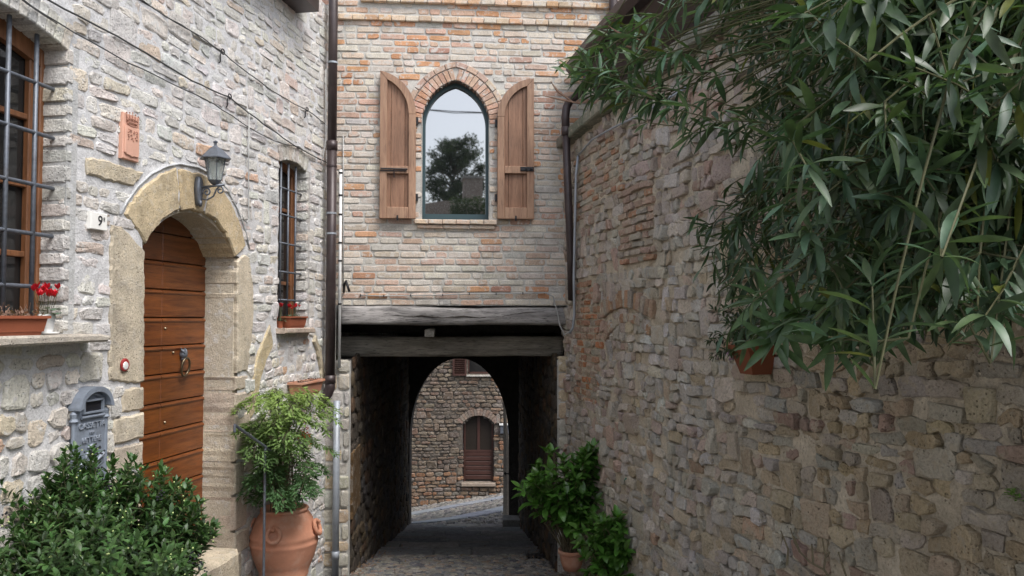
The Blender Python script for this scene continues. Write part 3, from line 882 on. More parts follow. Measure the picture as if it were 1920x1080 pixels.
def barred_window(q0, q1, hb, tf, dfr, name_label, fw=.07, rows=(), mull=False):
    wmb = MB()
    xs_ = [q0+(q1-q0)*i/12 for i in range(13)]
    outer = [(q0,hb),(q1,hb)]+[(x,tf(x)) for x in reversed(xs_)]
    wmb.prism(LW.at, outer, dfr-.10, dfr-.05)
    wn = wmb.build('window', M_['pane_dim'], house, label=name_label)
    f = MB(); 
    f.box(LW.at, q1-fw*.45, q1-.0, hb, tf(q1), dfr-.05, dfr+.0, bev=.006)       # fixed frame
    f.box(LW.at, q1-fw*1.3, q1-fw*.5, hb+.05, tf(q1)-.03, dfr-.045, dfr-.012, bev=.006)  # sash stile
    f.box(LW.at, q0, q0+fw*.5, hb, tf(q0), dfr-.05, dfr, bev=.006)
    f.box(LW.at, q0+fw*.5, q1-fw*1.3, hb, hb+.09, dfr-.045, dfr-.012, bev=.006)
    if mull: f.box(LW.at, (q0+q1)/2-.10, (q0+q1)/2+.0, hb+.09, tf(q0)-.0, dfr-.045, dfr-.008, bev=.006)
    top = [(x,tf(x)+.01) for x in xs_]+[(x,tf(x)-fw*1.3) for x in reversed(xs_)]
    f.prism(LW.at, top, dfr-.045, dfr-.003)
    f.build('window_frame', M_['frame_wood'], wn)
    for hh in rows:
        g_ = MB(); g_.box(LW.at, q0+fw*.5, q1-fw*1.3, hh-.016, hh+.016, dfr-.047, dfr-.02, bev=.004); g_.build('glazing_bar', M_['frame_wood'], wn)
    return wn
rows = [LW.px(30,y,-.2)[1] for y in (88,218,346,477)]
barred_window(BW0, BW1, BWB, bw_top, -.13, 'brown framed barred window above the terracotta trough', .075, rows)
rows = [LW.px(535,y,-.14)[1] for y in (396,532)]
barred_window(SW0, SW1, SWB, sw_top, -.10, 'narrow brown framed window behind iron bars', .045, rows)
# iron grilles
def grille(vs_px, hs_px, pin_px, hb, ht, d, rv, rh, label, loc, dr=.0):
    g_ = thing('iron_grille', loc, label, 'window grille')
    for px in vs_px:
        q = LW.px(px,400,d)[0]; mb = MB(); mb.tube([LW.at(q,hb,d), LW.at(q,ht,d)], rv, 8); mb.build('upright_bar', M_['iron'], g_, smooth=True)
    for (y,px) in hs_px:
        h_ = LW.px(px,y,d)[1]; qe = LW.px(pin_px, y, d)[0]; q0 = LW.px(min(vs_px),400,d)[0]-(.12 if vs_px[0] < 100 else .02)
        mb = MB(); mb.tube([LW.at(q0,h_,d), LW.at(qe,h_,d), LW.at(qe+.02,h_,d-.01), LW.at(qe+.07,h_,d-.012)], rh, 8)
        mb.build('cross_bar', M_['iron'], g_, smooth=True)
grille((9,62,-46,-108,-176), ((152,60),(247,60),(345,60),(438,60),(537,60)), 99, BWB+.0, BWS+.08, -.06, .0125, .0115, 'grey iron grille over the large window at the left edge', LW.at(BW1,BWB,.07))
grille((526,540,554), ((356,540),(405,540),(458,540),(511,540),(563,540)), 564, SWB+.0, SWS+.03, -.03, .0105, .009, 'iron grille over the narrow window beside the downpipe', LW.at(SW1,SWB,.05))
# sills
mb = MB(); mb.prism(LW.at, [(BW0-.15,BWB-.055),(BW1+.17,BWB-.045),(BW1+.19,BWB-.012),(BW1+.10,BWB),(BW0-.15,BWB+.004)], -.24, .17, c=(.50,.45,.38), bev=.012)
mb.build('window_sill', M_['tufa'], house, label='rough pale stone sill below the large window')
mb = MB(); mb.prism(LW.at, [(SW0-.03,SWB-.045),(SW1+.05,SWB-.05),(SW1+.06,SWB-.015),(SW1+.03,SWB),(SW0-.03,SWB)], -.16, .09, c=(.52,.42,.34), bev=.008)
mb.build('window_sill', M_['tufa'], house, label='thin stone sill below the narrow window')
# eave
ev = MB(); he = LW.px(598,22,.22)[1]
ev.box(LW.at, 0, LW.px(598,22,.22)[0], he, he+.16, -.3, .22, c=(.3,.27,.25))
ev.box(LW.at, 0, LW.px(598,22,.22)[0]+.05, he+.16, he+.22, -3.0, .30)
ev.build('roof_eave', M_['brown_pipe'], house)
# ============================================================ THE BRICK HOUSE OVER THE PASSAGE
bh = thing('brick_house', FW.at(1.2,-2.55), 'brick house wall with a pointed window above a dark timbered passage', 'house')
f_ = FW.px
Fl = f_(612,500)[0]
FR = 4.3
HB = f_(850,574)[1]                    # top of the upper beam
W0, W1 = f_(790,350)[0], f_(918,350)[0]; WB = f_(853,412)[1]; WSP = f_(853,232)[1]; WAP = f_(853,150)[1]
def pointed(a0, a1, hs, rise, n=10):
    wd = (a1-a0)/2; Rr = (wd*wd+rise*rise)/(2*wd)
    th = math.acos((Rr-wd)/Rr)
    Lp = [(a0+Rr-Rr*math.cos(th*k/n), hs+Rr*math.sin(th*k/n)) for k in range(n+1)]
    Rp = [(a0+a1-x, y) for x,y in reversed(Lp[:-1])]
    return Lp+Rp, Rr, th
arcW, WR, WTH = pointed(W0, W1, WSP, WAP-WSP, 12)
open_poly = [(W0,WB)]+arcW+[(W1,WB)]
RING = .185
arcO, _, _ = pointed(W0-RING, W1+RING, WSP, (WAP-WSP)+RING*.95, 12)
ring_poly = [(W0-.01,WSP-.02)]+arcO+[(W1+.01,WSP-.02)]
ring_zone = [(W0-RING,WSP+.0)]+arcO+[(W1+RING,WSP+.0)]
OP0, OP1 = f_(656,800)[0], f_(1046,800)[0]; OU0, OU1 = f_(628,640)[0], f_(1063,640)[0]; PT = f_(660,674)[1]
def in_open(q,h): return (h < HB and h > PT and OU0 < q < OU1) or (-3 < h <= PT and OP0 < q < OP1) or inpoly(q,h,open_poly)
mb = mortar(FW, Fl-.05, FR, -2.9, 4.6, .025, None, None, amp=.004, d=-.006, inside=lambda q,h: in_open(q,h))
for i in range(len(mb.c)): mb.c[i] = (.50,.485,.45)
mb.build('mortar_face', M_['facade_mortar'], bh, smooth=True)
items = []
pal_o = [(3.4,(.55,.30,.17)),(3.5,(.55,.38,.29)),(4,(.58,.48,.39)),(4,(.60,.54,.46)),(.6,(.47,.28,.21)),(.4,(.47,.45,.41))]
pal_p = [(1.0,(.54,.32,.20)),(3.5,(.54,.40,.32)),(5,(.57,.48,.40)),(5,(.59,.54,.47)),(.4,(.47,.31,.24)),(.5,(.47,.45,.41))]
rowsB = courses(Fl-.02, FR, HB+.004, 4.5, .0672, lambda a,b: rnd(.215,.265) if random.random() < .6 else rnd(.09,.135), .016, wav=.006, jit=.003, pj=.05)
H1 = f_(850,39)[1]; H2 = f_(850,5)[1]
STR = []
for p in rowsB:
    ca = sum(x for x,_ in p)/len(p); cb = sum(y for _,y in p)/len(p)
    if not vis(FW,ca,cb,90): continue
    if abs(cb-H1) < .034 or abs(cb-H2) < .034: continue
    if inpoly(ca,cb,ring_zone) or inpoly(ca,cb,open_poly): continue
    p = clip_rects(p, [(W0,W1,WB,WSP+.03)])
    if not p or abs(area(p)) < .0012: continue
    pal = pal_o if vn(ca*1.6+4,cb*1.6+2) + .25*(cb > 1.9) > .52 else pal_p
    if cb < .35 and ca > 1.7: pal = pal_o
    c,v,f,s_ = piece_mesh(merge_close(cut_corners([(x+rnd(-.003,.003),y+rnd(-.0025,.0025)) for x,y in p],.011),.004), FW.at, -.03, rnd(-.003,.007), bev=.004, fan=False, jit=.02)
    items.append((c,v,f,s_,pick(pal)))
# stone-like pier left of the passage and the quoins right of it
for q0,q1,hb in ((Fl-.02,OP0,PT),(OP1,OP1+.42,PT+.03)):
    b = -2.75
    while b < hb-.05:
        p_ = rnd(.10,.19); a = q0
        while a < q1-.03:
            e = min(q1, a+rnd(.12,.26)); e = q1 if q1-e < .06 else e
            poly = merge_close(cut_corners([(a+.008,b+.008),(e-.008,b+.008),(e-.008,min(hb,b+p_)-.008),(a+.008,min(hb,b+p_)-.008)],.02),.006)
            c,v,f,s_ = piece_mesh(poly, FW.at, -.12, rnd(.004,.022), dome=.2, bev=.009, jit=.05)
            items.append((c,v,f,s_,pick([(3,(.50,.46,.38)),(1,(.50,.40,.28)),(2,(.42,.40,.36))]))); a = e
        b += p_
emit(bh, 'brick', M_['brick'], items, smooth=False)
# projecting brick courses
it = []
for H,dd in ((H1,.035),(H2,.045)):
    a = f_(634 if H == H1 else 676,50)[0]
    while a < FR:
        e = a+rnd(.125,.145)
        c,v,f,s_ = piece_mesh(cut_corners([(a+.003,H-.026),(e-.003,H-.026+rnd(-.003,.003)),(e-.003,H+.03),(a+.003,H+.03)],.005), FW.at, -.03, dd+rnd(-.006,.006), bev=.006, fan=False)
        if frame_px(c,100): it.append((c,v,f,s_,pick([(2,(.58,.44,.32)),(1,(.60,.52,.42)),(1,(.56,.36,.22))])))
        a = e
emit(bh, 'string_course_brick', M_['brick'], it, smooth=False)
# arch ring: soldier bricks and an outer flat course
it = []
for side in (0,1):
    n = 13
    for k in range(n):
        t0 = WTH*(k+.06)/n; t1 = WTH*(k+.94)/n
        for r0,r1,m in ((WR,WR+.118,1),):
            poly = [(W0+WR-r0*math.cos(t0), WSP+r0*math.sin(t0)),(W0+WR-r0*math.cos(t1), WSP+r0*math.sin(t1)),(W0+WR-r1*math.cos(t1), WSP+r1*math.sin(t1)),(W0+WR-r1*math.cos(t0), WSP+r1*math.sin(t0))]
            if k == n-1: poly = clip(poly, 1, 0, (W0+W1)/2-.003)
            if side: poly = [(W0+W1-x,y) for x,y in poly]
            c,v,f,s_ = piece_mesh(cut_corners(poly,.004), FW.at, -.14, rnd(.008,.014), bev=.004, fan=False)
            it.append((c,v,f,s_,pick([(3,(.50,.31,.23)),(2,(.53,.36,.27)),(1,(.48,.27,.18))])))
    n = 7
    for k in range(n):
        th2 = math.acos((WR-(W1-W0)/2)/(WR+.185))
        t0 = th2*(k+.03)/n; t1 = th2*(k+.97)/n; r0,r1 = WR+.128, WR+.183
        ts = [t0,(t0+t1)/2,t1]
        poly = [(W0+WR-r0*math.cos(t), WSP+r0*math.sin(t)) for t in ts]+[(W0+WR-r1*math.cos(t), WSP+r1*math.sin(t)) for t in reversed(ts)]
        poly = clip(poly if area(poly) > 0 else poly[::-1], 1, 0, (W0+W1)/2-.003)
        if len(poly) < 3: continue
        if side: poly = [(W0+W1-x,y) for x,y in poly]
        c,v,f,s_ = piece_mesh(cut_corners(poly,.004), FW.at, -.02, rnd(.010,.016), bev=.004, fan=False)
        it.append((c,v,f,s_,pick([(3,(.52,.37,.29)),(2,(.54,.42,.33))])))
emit(bh, 'arch_brick', M_['brick'], it, smooth=False)
# sill bricks in two layers
it = []
for hh0,hh1,q0,q1,n,dd in ((WB-.052,WB-.004,f_(777,412)[0],f_(932,412)[0],6,.055),(WB-.096,WB-.056,f_(782,420)[0],f_(928,420)[0],3,.03)):
    for k in range(n):
        a = q0+(q1-q0)*k/n; e = q0+(q1-q0)*(k+1)/n
        c,v,f,s_ = piece_mesh([(a+.003,hh0+rnd(0,.006)),(e-.003,hh0),(e-.003,hh1-rnd(0,.004)),(a+.003,hh1)], FW.at, -.10, dd, bev=.006, fan=False)
        it.append((c,v,f,s_,pick([(1,(.58,.47,.37)),(1,(.56,.43,.33))])))
emit(bh, 'sill_brick', M_['brick'], it, smooth=False)
# window: dark green frame and reflecting pane
M_['green_frame'] = plain('green_grey_frame', (.035,.07,.08), .4, 0, .08, 5, .02)
mb = MB(); mb.prism(FW.at, open_poly, -.19, -.152); wn = mb.build('window', M_['pane'], bh, label='pointed window with a dark green frame reflecting a tree')
mb = MB(); ip = inset(open_poly if area(open_poly) > 0 else open_poly[::-1], .036); op = open_poly if area(open_poly) > 0 else open_poly[::-1]
n = len(op)
ip = [(x, y+(.035 if y < WB+.1 else 0)) for x,y in ip]
v = [FW.at(a,b,-.11) for a,b in op]+[FW.at(a,b,-.11) for a,b in ip]+[FW.at(a,b,-.152) for a,b in ip]
fcs = []
for k in range(n):
    j = (k+1)%n; fcs += [(k,j,n+j,n+k),(n+k,n+j,2*n+j,2*n+k)]
mb.add(v, fcs); mb.build('window_frame', M_['green_frame'], wn)
mb = MB()
n = len(op)
v = [FW.at(a,b,.0) for a,b in op]+[FW.at(a,b,-.2) for a,b in op]
o2 = inset(op, -.05); v += [FW.at(a,b,-.2) for a,b in o2]
mb.add(v, [((k+1)%n, k, n+k, n+(k+1)%n) for k in range(n)]+[(n+k,2*n+k,2*n+(k+1)%n,n+(k+1)%n) for k in range(n)])
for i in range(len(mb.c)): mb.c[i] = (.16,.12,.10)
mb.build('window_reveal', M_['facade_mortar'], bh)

# shutters
def shutter(x0, x1, ytop, yspring, ybot, outer_left, label):
    q0, q1 = f_(x0,300)[0], f_(x1,300)[0]; xm = (x0+x1)/2
    hb = f_(xm,ybot)[1]; ht = f_(xm,ytop)[1]; hsn = f_(xm,yspring)[1]
    sh = thing('window_shutter', FW.at((q0+q1)/2, hb, .05), label, 'shutter', 'open wooden shutters of the pointed window')
    wd = q1-q0; rise = ht-hsn
    # quarter curve: tall at the outer edge, falling to the hinge edge
    def curve(w_, rs, n=12): 
        full, _, _ = pointed(0, 2*w_, 0, rs, n); return full[:n+1]     # from (0,0) up to (w_,rs)
    def mir(p): return [((q1-x) if outer_left else (q0+x), y) for x,y in p]
    cv = [(x, hsn+y) for x,y in curve(wd, rise)]
    outer = mir([(0,hb)]+cv+[(wd,hb)])
    fwid = .072; hm0 = f_(xm,322)[1]-.03; hm1 = hm0+.075
    cvi = [(x+fwid, hsn+y) for x,y in curve(wd-2*fwid, rise*.80)]
    up = mir([(fwid,hm1)]+cvi+[(wd-fwid,hm1)])
    lo = mir([(fwid,hb+.115),(fwid,hm0),(wd-fwid,hm0),(wd-fwid,hb+.115)])
    D0, D1 = .022, .074
    mb = MB()
    def strip(a, b, dA, dB):           # wall between two outlines
        n = len(a); mb.add([FW.at(x,y,dA) for x,y in a]+[FW.at(x,y,dB) for x,y in b], [(k,(k+1)%n,n+(k+1)%n,n+k) for k in range(n)])
    a = outer if area(outer) > 0 else outer[::-1]
    strip(a, a, D0, D1-.005); strip(a, inset(a,.005), D1-.005, D1)
    ia = inset(a,.005)
    # front face with two holes: build with stiles, rails and the arched head as separate solids
    def bar(poly): mb.prism(FW.at, poly, D0, D1+.0)
    mb2 = MB()
    sx0, sx1 = 0.0, fwid
    hinge = mir([(0,hb),(fwid,hb),(fwid,hsn),(0,hsn)])
    outerst = mir([(wd-fwid,hb),(wd,hb),(wd,hsn+rise),(wd-fwid,hsn+rise*.80+.0)])
    head = mir([(x,hsn+y) for x,y in curve(wd, rise)]+[(x+fwid,hsn+y) for x,y in reversed(curve(wd-2*fwid, rise*.80))])
    for k_, poly in enumerate((hinge, outerst)): mb2.prism(FW.at, poly, D0, D1, bev=.004)
    # arched head piece, slightly proud
    cvo = curve(wd, rise); cvn = curve(wd-2*fwid, rise*.80)
    for k in range(len(cvo)-1):
        po = mir([(cvo[k][0],hsn+cvo[k][1]),(cvo[k+1][0],hsn+cvo[k+1][1]),(cvn[k+1][0]+fwid,hsn+cvn[k+1][1]),(cvn[k][0]+fwid,hsn+cvn[k][1])])
        mb2.prism(FW.at, po, D0, D1+.002)
    mb2.prism(FW.at, mir([(fwid,hb),(wd-fwid,hb),(wd-fwid,hb+.115),(fwid,hb+.115)]), D0, D1-.001, bev=.004)
    mb2.prism(FW.at, mir([(fwid,hm0),(wd-fwid,hm0),(wd-fwid,hm1),(fwid,hm1)]), D0, D1-.001, bev=.004)
    mb2.build('shutter_frame', M_['shutter_wood'], sh)
    # boards behind
    for j in range(3):
        a0 = fwid-.01+(wd-2*fwid+.02)*(0,.2,.80)[j]+.0015; a1 = fwid-.01+(wd-2*fwid+.02)*(.2,.80,1)[j]-.0015
        def top(x): 
            xx = max(0,min(wd-2*fwid, x-fwid)); pr = curve(wd-2*fwid, rise*.80, 24)
            return hsn+np.interp(xx, [p[0] for p in pr], [p[1] for p in pr])+.012
        xs_ = [a0+(a1-a0)*i/4 for i in range(5)]
        m3 = MB(); m3.prism(FW.at, mir([(a0,hm1-.01),(a1,hm1-.01)]+[(x,top(x)) for x in reversed(xs_)]), D0+.004, D1-.034, bev=.003)
        m3.prism(FW.at, mir([(a0,hb+.105),(a1,hb+.105),(a1,hm0+.01),(a0,hm0+.01)]), D0+.004, D1-.034, bev=.003)
        k = rnd(.85,1.1); m3.build('board', M_['shutter_board'], sh)
    m4 = MB(); hl = (hm0+hm1)/2+.008
    if outer_left:
        m4.tube([FW.at(q0+.01,hl,D1+.014), FW.at(q1-.08,hl-.004,D1+.014)], .008, 8); m4.box(FW.at, q0+.005, q1-.09, hl-.022, hl-.012, D1, D1+.01)
        m4.tube([FW.at(q0+.145,hl,D1+.014), FW.at(q0+.145,hl-.09,D1+.012)], .005, 6)
    else:
        m4.box(FW.at, q1-.14, q1-.004, hl-.022, hl+.022, D1, D1+.012, bev=.005)
        for x in (.03,.08): m4.lathe(FW.at(q1-x,hl,D1+.018), [(.012,-.01),(.012,.0),(.006,.008)], 8, axis=Matrix.Rotation(R(90),3,'X'))
    qc = (q0+q1)/2; m4.box(FW.at, qc-.008, qc+.008, hb-.02, hb+.03, D1-.01, D1+.012)
    m4.build('latch', M_['dark_iron'], sh)
    qh = q1 if outer_left else q0; sg = 1 if outer_left else -1
    for hh in (hsn-.06, hb+.22):
        m5 = MB(); m5.box(FW.at, min(qh-.004*sg,qh+.022*sg), max(qh-.004*sg,qh+.022*sg), hh-.035, hh+.035, .0, .035); m5.build('hinge', M_['dark_iron'], sh)
shutter(713, 780, 137, 216, 411, True, 'wooden shutter with a long sliding bolt, between the window and the brown downpipe')
shutter(932, 1000, 150, 222, 412, False, 'wooden shutter with a short black hasp, nearer the leaning gutter pipe')

# beams
def beam(name, W, q0, q1, h0, h1, d0, d1, mat, parent, label, wob=.022, cat=None, n=70, seed=0):
    mb = MB(); prof = []
    m = 5
    base = []
    for i in range(m): base.append((0,i/m))
    for i in range(m): base.append((i/m,1))
    for i in range(m): base.append((1,1-i/m))
    for i in range(m): base.append((1-i/m,0))
    k_ = len(base)
    for i in range(n+1):
        q = q0+(q1-q0)*i/n
        for (u,v_) in base:
            cu = u-.5; cv = v_-.5; l = max(abs(cu),abs(cv)); 
            rr = 1-.10*(abs(cu*cv)*4)**2
            hh = (h0+h1)/2+(h1-h0)*cv*rr + wob*(fn3(q*1.7+seed, v_*2.1+u*1.3)-.5)*2
            dd = (d0+d1)/2+(d1-d0)*cu*rr + wob*.8*(fn3(q*4+seed+9, v_*5+u*3)-.5)*2
            mb.v.append(tuple(W.at(q,hh,dd))); mb.c.append((1,1,1))
        if i:
            for j in range(k_):
                a = (i-1)*k_+j; b_ = (i-1)*k_+(j+1)%k_; mb.f.append((a,b_,b_+k_,a+k_))
    mb.f.append(tuple(range(k_-1,-1,-1))); mb.f.append(tuple(range(n*k_,n*k_+k_)))
    return mb.build(name, mat, parent, smooth=True, label=label)
HBm0 = f_(850,610)[1]
beam('timber_lintel', FW, f_(639,590)[0], f_(1062,590)[0], HBm0, HB, -.24, .025, M_['beam'], bh, 'weathered grey split timber under the brick wall', seed=2)
# long crack in the upper beam
mb = MB(); pts_ = [(730,590),(775,594),(790,592),(830,596),(870,593),(900,596),(950,591),(985,586),(1020,584)]
mb.tube([FW.at(f_(x,y)[0], f_(x,y)[1], .027) for x,y in pts_], [.001,.005,.009,.004,.008,.004,.005,.004,.001], 5)
mb.build('crack', M_['black_wood'], bh)
D2 = -.55
beam('inner_beam', FW, FW.px(636,650,D2)[0], FW.px(1056,650,D2)[0], FW.px(850,669,D2)[1], FW.px(850,631,D2)[1], D2-.25, D2, M_['beam_in'], bh, 'darker grey timber beam inside the passage mouth', wob=.014, seed=31)
# joist stub between the beams
mb = MB(); jq, jh = FW.px(805,622,-.3)
for i in range(9):
    mb.box(FW.at, jq-.055+rnd(0,.05), jq+.01+rnd(0,.05), jh-.055+rnd(0,.05), jh+rnd(.0,.04), -1.2, -.27+rnd(-.02,.03), c=(.50,.48,.44))
mb.build('joist_end', M_['left_stone'], bh)

# passage: side walls, ceiling, far wall with its arch
PL0 = FW.at(OP0, 0); PR0 = FW.at(OP1, 0)
LP = Wall([(PL0.x, PL0.y), (-1.80, 14.0)]); RP = Wall([(.12, 14.0), (PR0.x+.0, PR0.y)])
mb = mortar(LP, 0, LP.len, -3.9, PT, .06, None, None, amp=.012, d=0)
for i in range(len(mb.c)): mb.c[i] = (.13,.11,.09)  # near-black tint carries the passage's shade
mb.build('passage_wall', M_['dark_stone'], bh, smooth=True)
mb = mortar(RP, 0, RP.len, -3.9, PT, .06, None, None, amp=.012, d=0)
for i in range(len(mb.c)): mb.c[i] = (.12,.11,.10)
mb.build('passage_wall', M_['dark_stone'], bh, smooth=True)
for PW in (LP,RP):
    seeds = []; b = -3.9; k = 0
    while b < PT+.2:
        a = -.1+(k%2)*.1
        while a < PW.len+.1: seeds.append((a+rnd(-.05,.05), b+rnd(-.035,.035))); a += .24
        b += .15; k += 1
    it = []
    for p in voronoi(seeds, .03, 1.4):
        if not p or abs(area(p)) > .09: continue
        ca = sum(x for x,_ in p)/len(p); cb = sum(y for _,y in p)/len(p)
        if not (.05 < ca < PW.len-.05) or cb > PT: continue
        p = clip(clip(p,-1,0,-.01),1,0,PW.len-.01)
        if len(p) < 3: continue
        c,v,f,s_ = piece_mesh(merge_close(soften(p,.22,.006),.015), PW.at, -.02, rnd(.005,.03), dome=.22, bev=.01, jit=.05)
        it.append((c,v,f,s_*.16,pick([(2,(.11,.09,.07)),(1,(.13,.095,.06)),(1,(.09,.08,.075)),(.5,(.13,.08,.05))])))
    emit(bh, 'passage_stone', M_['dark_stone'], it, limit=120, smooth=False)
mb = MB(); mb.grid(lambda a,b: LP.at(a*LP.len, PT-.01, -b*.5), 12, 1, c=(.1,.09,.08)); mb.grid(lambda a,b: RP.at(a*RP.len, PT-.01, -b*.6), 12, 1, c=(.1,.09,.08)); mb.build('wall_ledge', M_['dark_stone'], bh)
# ochre plaster patch beside the entrance
mb = MB(); mb.prism(LP.at, rough_poly([(.03,-2.0),(.5,-1.95),(.5,-1.33),(.03,-1.35)],.06,.012), .0, .03, c=(.17,.105,.05))
mb.build('ochre_plaster', M_['tufa'], bh)
cl = MB(); cl.box(lambda a,b,d: Vector((a,b,d)), -2.4, 1.6, FW.at(OP0,0,-.12).y+.12, 14.0, -.02, .06)
cl.build('passage_ceiling', M_['black_wood'], bh)
for i in range(8):
    y = 9.2+i*.6; mb = MB(); mb.box(lambda a,b,d: Vector((a,b,d)), -2.1, .95, y, y+.13, -.17+.0, -.022, bev=0); mb.build('ceiling_joist', M_['black_wood'], bh)
mb = MB()
def PX(px,py): p = P(px,py,14.0); return (p.x,p.z)
aL, aR = PX(768,800)[0], PX(954,800)[0]; aT = PX(865,672)[1]; aS = PX(768,830)[1]
arcP, _, _ = pointed(aL, aR, aS, aT-aS, 14)
# flatten the point a little
mx = (aL+aR)/2
arcP = [(x, aS+(y-aS)*1.0) for x,y in [(mx-(mx-aL)*math.cos(t), aS+(aT-aS)*math.sin(t)**.92) for t in [math.pi*i/28 for i in range(29)]]]
wallpoly = [(-2.6,-3.95),(aL,-3.95)]+arcP+[(aR,-3.95),(1.4,-3.95),(1.4,.1),(-2.6,.1)]
def XZ(a,b,d): return Vector((a, 14.0-d, b))
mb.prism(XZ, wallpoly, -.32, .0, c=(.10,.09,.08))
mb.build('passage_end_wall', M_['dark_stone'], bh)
# weathered door leaf edge at the right of the arch, with its bolt; iron rod at the left
dl = thing('passage_gate_leaf', P(950,970,14.6), 'weathered grey wooden gate edge standing open at the far arch', 'gate')
mb = MB(); M_['gate_wood'] = plain('gate_wood', (.42,.37,.31), .9, 0, .3, 30, .4)
p0 = P(950,968,14.6); p1 = P(949,830,14.6); p2 = P(945,745,14.6)
mb.tube([p0, P(950,900,14.6), p1, p2], [.075,.07,.055,.02], 6); mb.build('gate_stile', M_['gate_wood'], dl)
mb = MB(); mb.box(lambda a,b,d: Vector((a,b,d)), p0.x-.06, p0.x+.35, 13.6, 13.95, hg(0,13.9)-.1, hg(0,13.9)+.18, c=(.25,.24,.22)); mb.build('stone_stop', M_['cobble'], dl)
mb = MB(); b0 = P(944,888,14.2); 
mb.tube([b0, b0+Vector((.14,0,0))], .012, 6); mb.tube([b0+Vector((.03,0,.03)), b0+Vector((.03,0,-.03))], .012, 6); mb.tube([b0+Vector((.10,0,.03)), b0+Vector((.10,0,-.03))], .012, 6)
mb.build('bolt', M_['dark_iron'], dl)
# upper floor box of the house so light does not leak in
mb = MB(); mb.box(lambda a,b,d: Vector((a,b,d)), -3.4, 3.6, 8.6, 14.3, .07, 4.6)
mb.build('upper_storey', M_['right_mortar'], bh)
mb = MB(); mb.box(FW.at, Fl-.3, FR, .07, 4.6, -.6, -.2); mb.box(FW.at, OP1+.42, FR, -2.9, .07, -.5, -.05); 
mb.build('wall_core', M_['right_mortar'], bh)
mb = MB(); mb.box(lambda a,b,d: Vector((a,b,d)), -5.2, -2.0, 8.25, 14.0, -4, .07); mb.box(lambda a,b,d: Vector((a,b,d)), .75, 4.5, 8.75, 14.0, -4, .07)
mb.build('ground_storey', M_['right_mortar'], bh)
rf = MB(); rf.box(lambda a,b,d: Vector((a,b,d)), -3.8, 4.0, 7.7, 14.6, 4.6, 4.75); rf.build('roof', M_['brown_pipe'], bh)

# ============================================================ THE FAR HOUSE BEYOND THE ARCH
fh = thing('far_house', P(862,925,21.5), 'rough stone house beyond the passage arch with a small brown door', 'house')
FY = 21.5
XF = Wall([(-6.5, FY), (4.5, FY)])
x_ = XF.px
HD0, HD1 = x_(869,850)[0], x_(925,850)[0]; HDB = x_(895,904)[1]; HDS = x_(895,795)[1]; HDT = x_(895,779)[1]
def hd_top(q): k = (q-(HD0+HD1)/2)/((HD1-HD0)/2); return HDS+(HDT-HDS)*(1-k*k)
FWn = (x_(876,690)[0], x_(935,690)[0], x_(890,702)[1], .4)
def f_ex(q,h): return (HD0 < q < HD1 and HDB-.02 < h < hd_top(q)) or (FWn[0] < q < FWn[1] and FWn[2] < h < FWn[3])
mb = mortar(XF, 0, XF.len, -6.2, 1.6, .07, None, None, amp=.02, d=-.01, inside=f_ex)
for i in range(len(mb.c)): mb.c[i] = (.10,.085,.07)
mb.build('mortar_face', M_['far_stone'], fh, smooth=True)
mb = MB(); mb.box(XF.at, 0, XF.len, -6.2, 1.6, -.6, -.3); mb.build('wall_core', M_['right_mortar'], fh)
it = []
for p in courses(x_(740,800)[0], x_(985,800)[0], -5.4, -.5, lambda b: rnd(.075,.125), lambda a,b: rnd(.12,.32), .024, wav=.03, tall=.05, jit=.014):
    ca = sum(x for x,_ in p)/len(p); cb = sum(y for _,y in p)/len(p)
    if f_ex(ca,cb) or (HD0-.12 < ca < HD1+.12 and hd_top(ca)-.02 < cb < hd_top(ca)+.16): continue
    p = clip_rects(p, [(HD0,HD1,HDB,HDS+.05),FWn])
    if not p or abs(area(p)) < .002: continue
    pal = [(3,(.16,.122,.09)),(2,(.13,.105,.085)),(2,(.18,.142,.105)),(1,(.15,.098,.07)),(.5,(.10,.085,.07))]
    if cb < -4.15 or ca > HD1+.05: pal = [(2,(.24,.13,.075)),(2,(.21,.145,.10)),(2,(.20,.17,.145))]
    c,v,f,s_ = piece_mesh(merge_close(cut_corners(p,.03),.01), XF.at, -.03, rnd(.0,.035), dome=.2, bev=.012, jit=.1)
    it.append((c,v,f,s_,pick(pal)))
emit(fh, 'wall_stone', M_['far_stone'], it, smooth=False)
seg_vous(XF, HD0-.04, HD1+.04, lambda q: hd_top(max(HD0,min(HD1,q)))+.0 if True else 0, .17, 15, M_['far_stone'], fh, -.1, .03, [(1,(.23,.165,.13)),(1,(.21,.17,.14))], 'door_arch_brick')
mb = MB(); xs_ = [HD0+(HD1-HD0)*i/10 for i in range(11)]
mb.prism(XF.at, [(HD0,HDB),(HD1,HDB)]+[(x,hd_top(x)) for x in reversed(xs_)], -.2, -.14); fd = mb.build('door', M_['black_wood'], fh, label='small brown door with two glass panes')
M_['far_door'] = plain('red_brown_paint', (.055,.022,.016), .5, 0, .15, 6, .1)
M_['pane_far'] = glass_dark('far_pane', 1.45, (.028,.022,.018), .2)
mid = (HD0+HD1)/2; hm = x_(895,845)[1]
for a0,a1 in ((HD0+.05,mid-.035),(mid+.035,HD1-.05)):
    m2 = MB(); m2.prism(XF.at, [(a0,hm),(a1,hm),(a1,hd_top(a1)-.05),((a0+a1)/2,hd_top((a0+a1)/2)-.05),(a0,hd_top(a0)-.05)], -.14, -.135); m2.build('glass_pane', M_['pane_far'], fd)
m2 = MB(); m2.box(XF.at, mid-.035, mid+.035, hm, hd_top(mid), -.14, -.11); m2.box(XF.at, HD0, HD0+.05, HDB, hd_top(HD0)+.1, -.14, -.11); m2.box(XF.at, HD1-.05, HD1, HDB, hd_top(HD1)+.1, -.14, -.11)
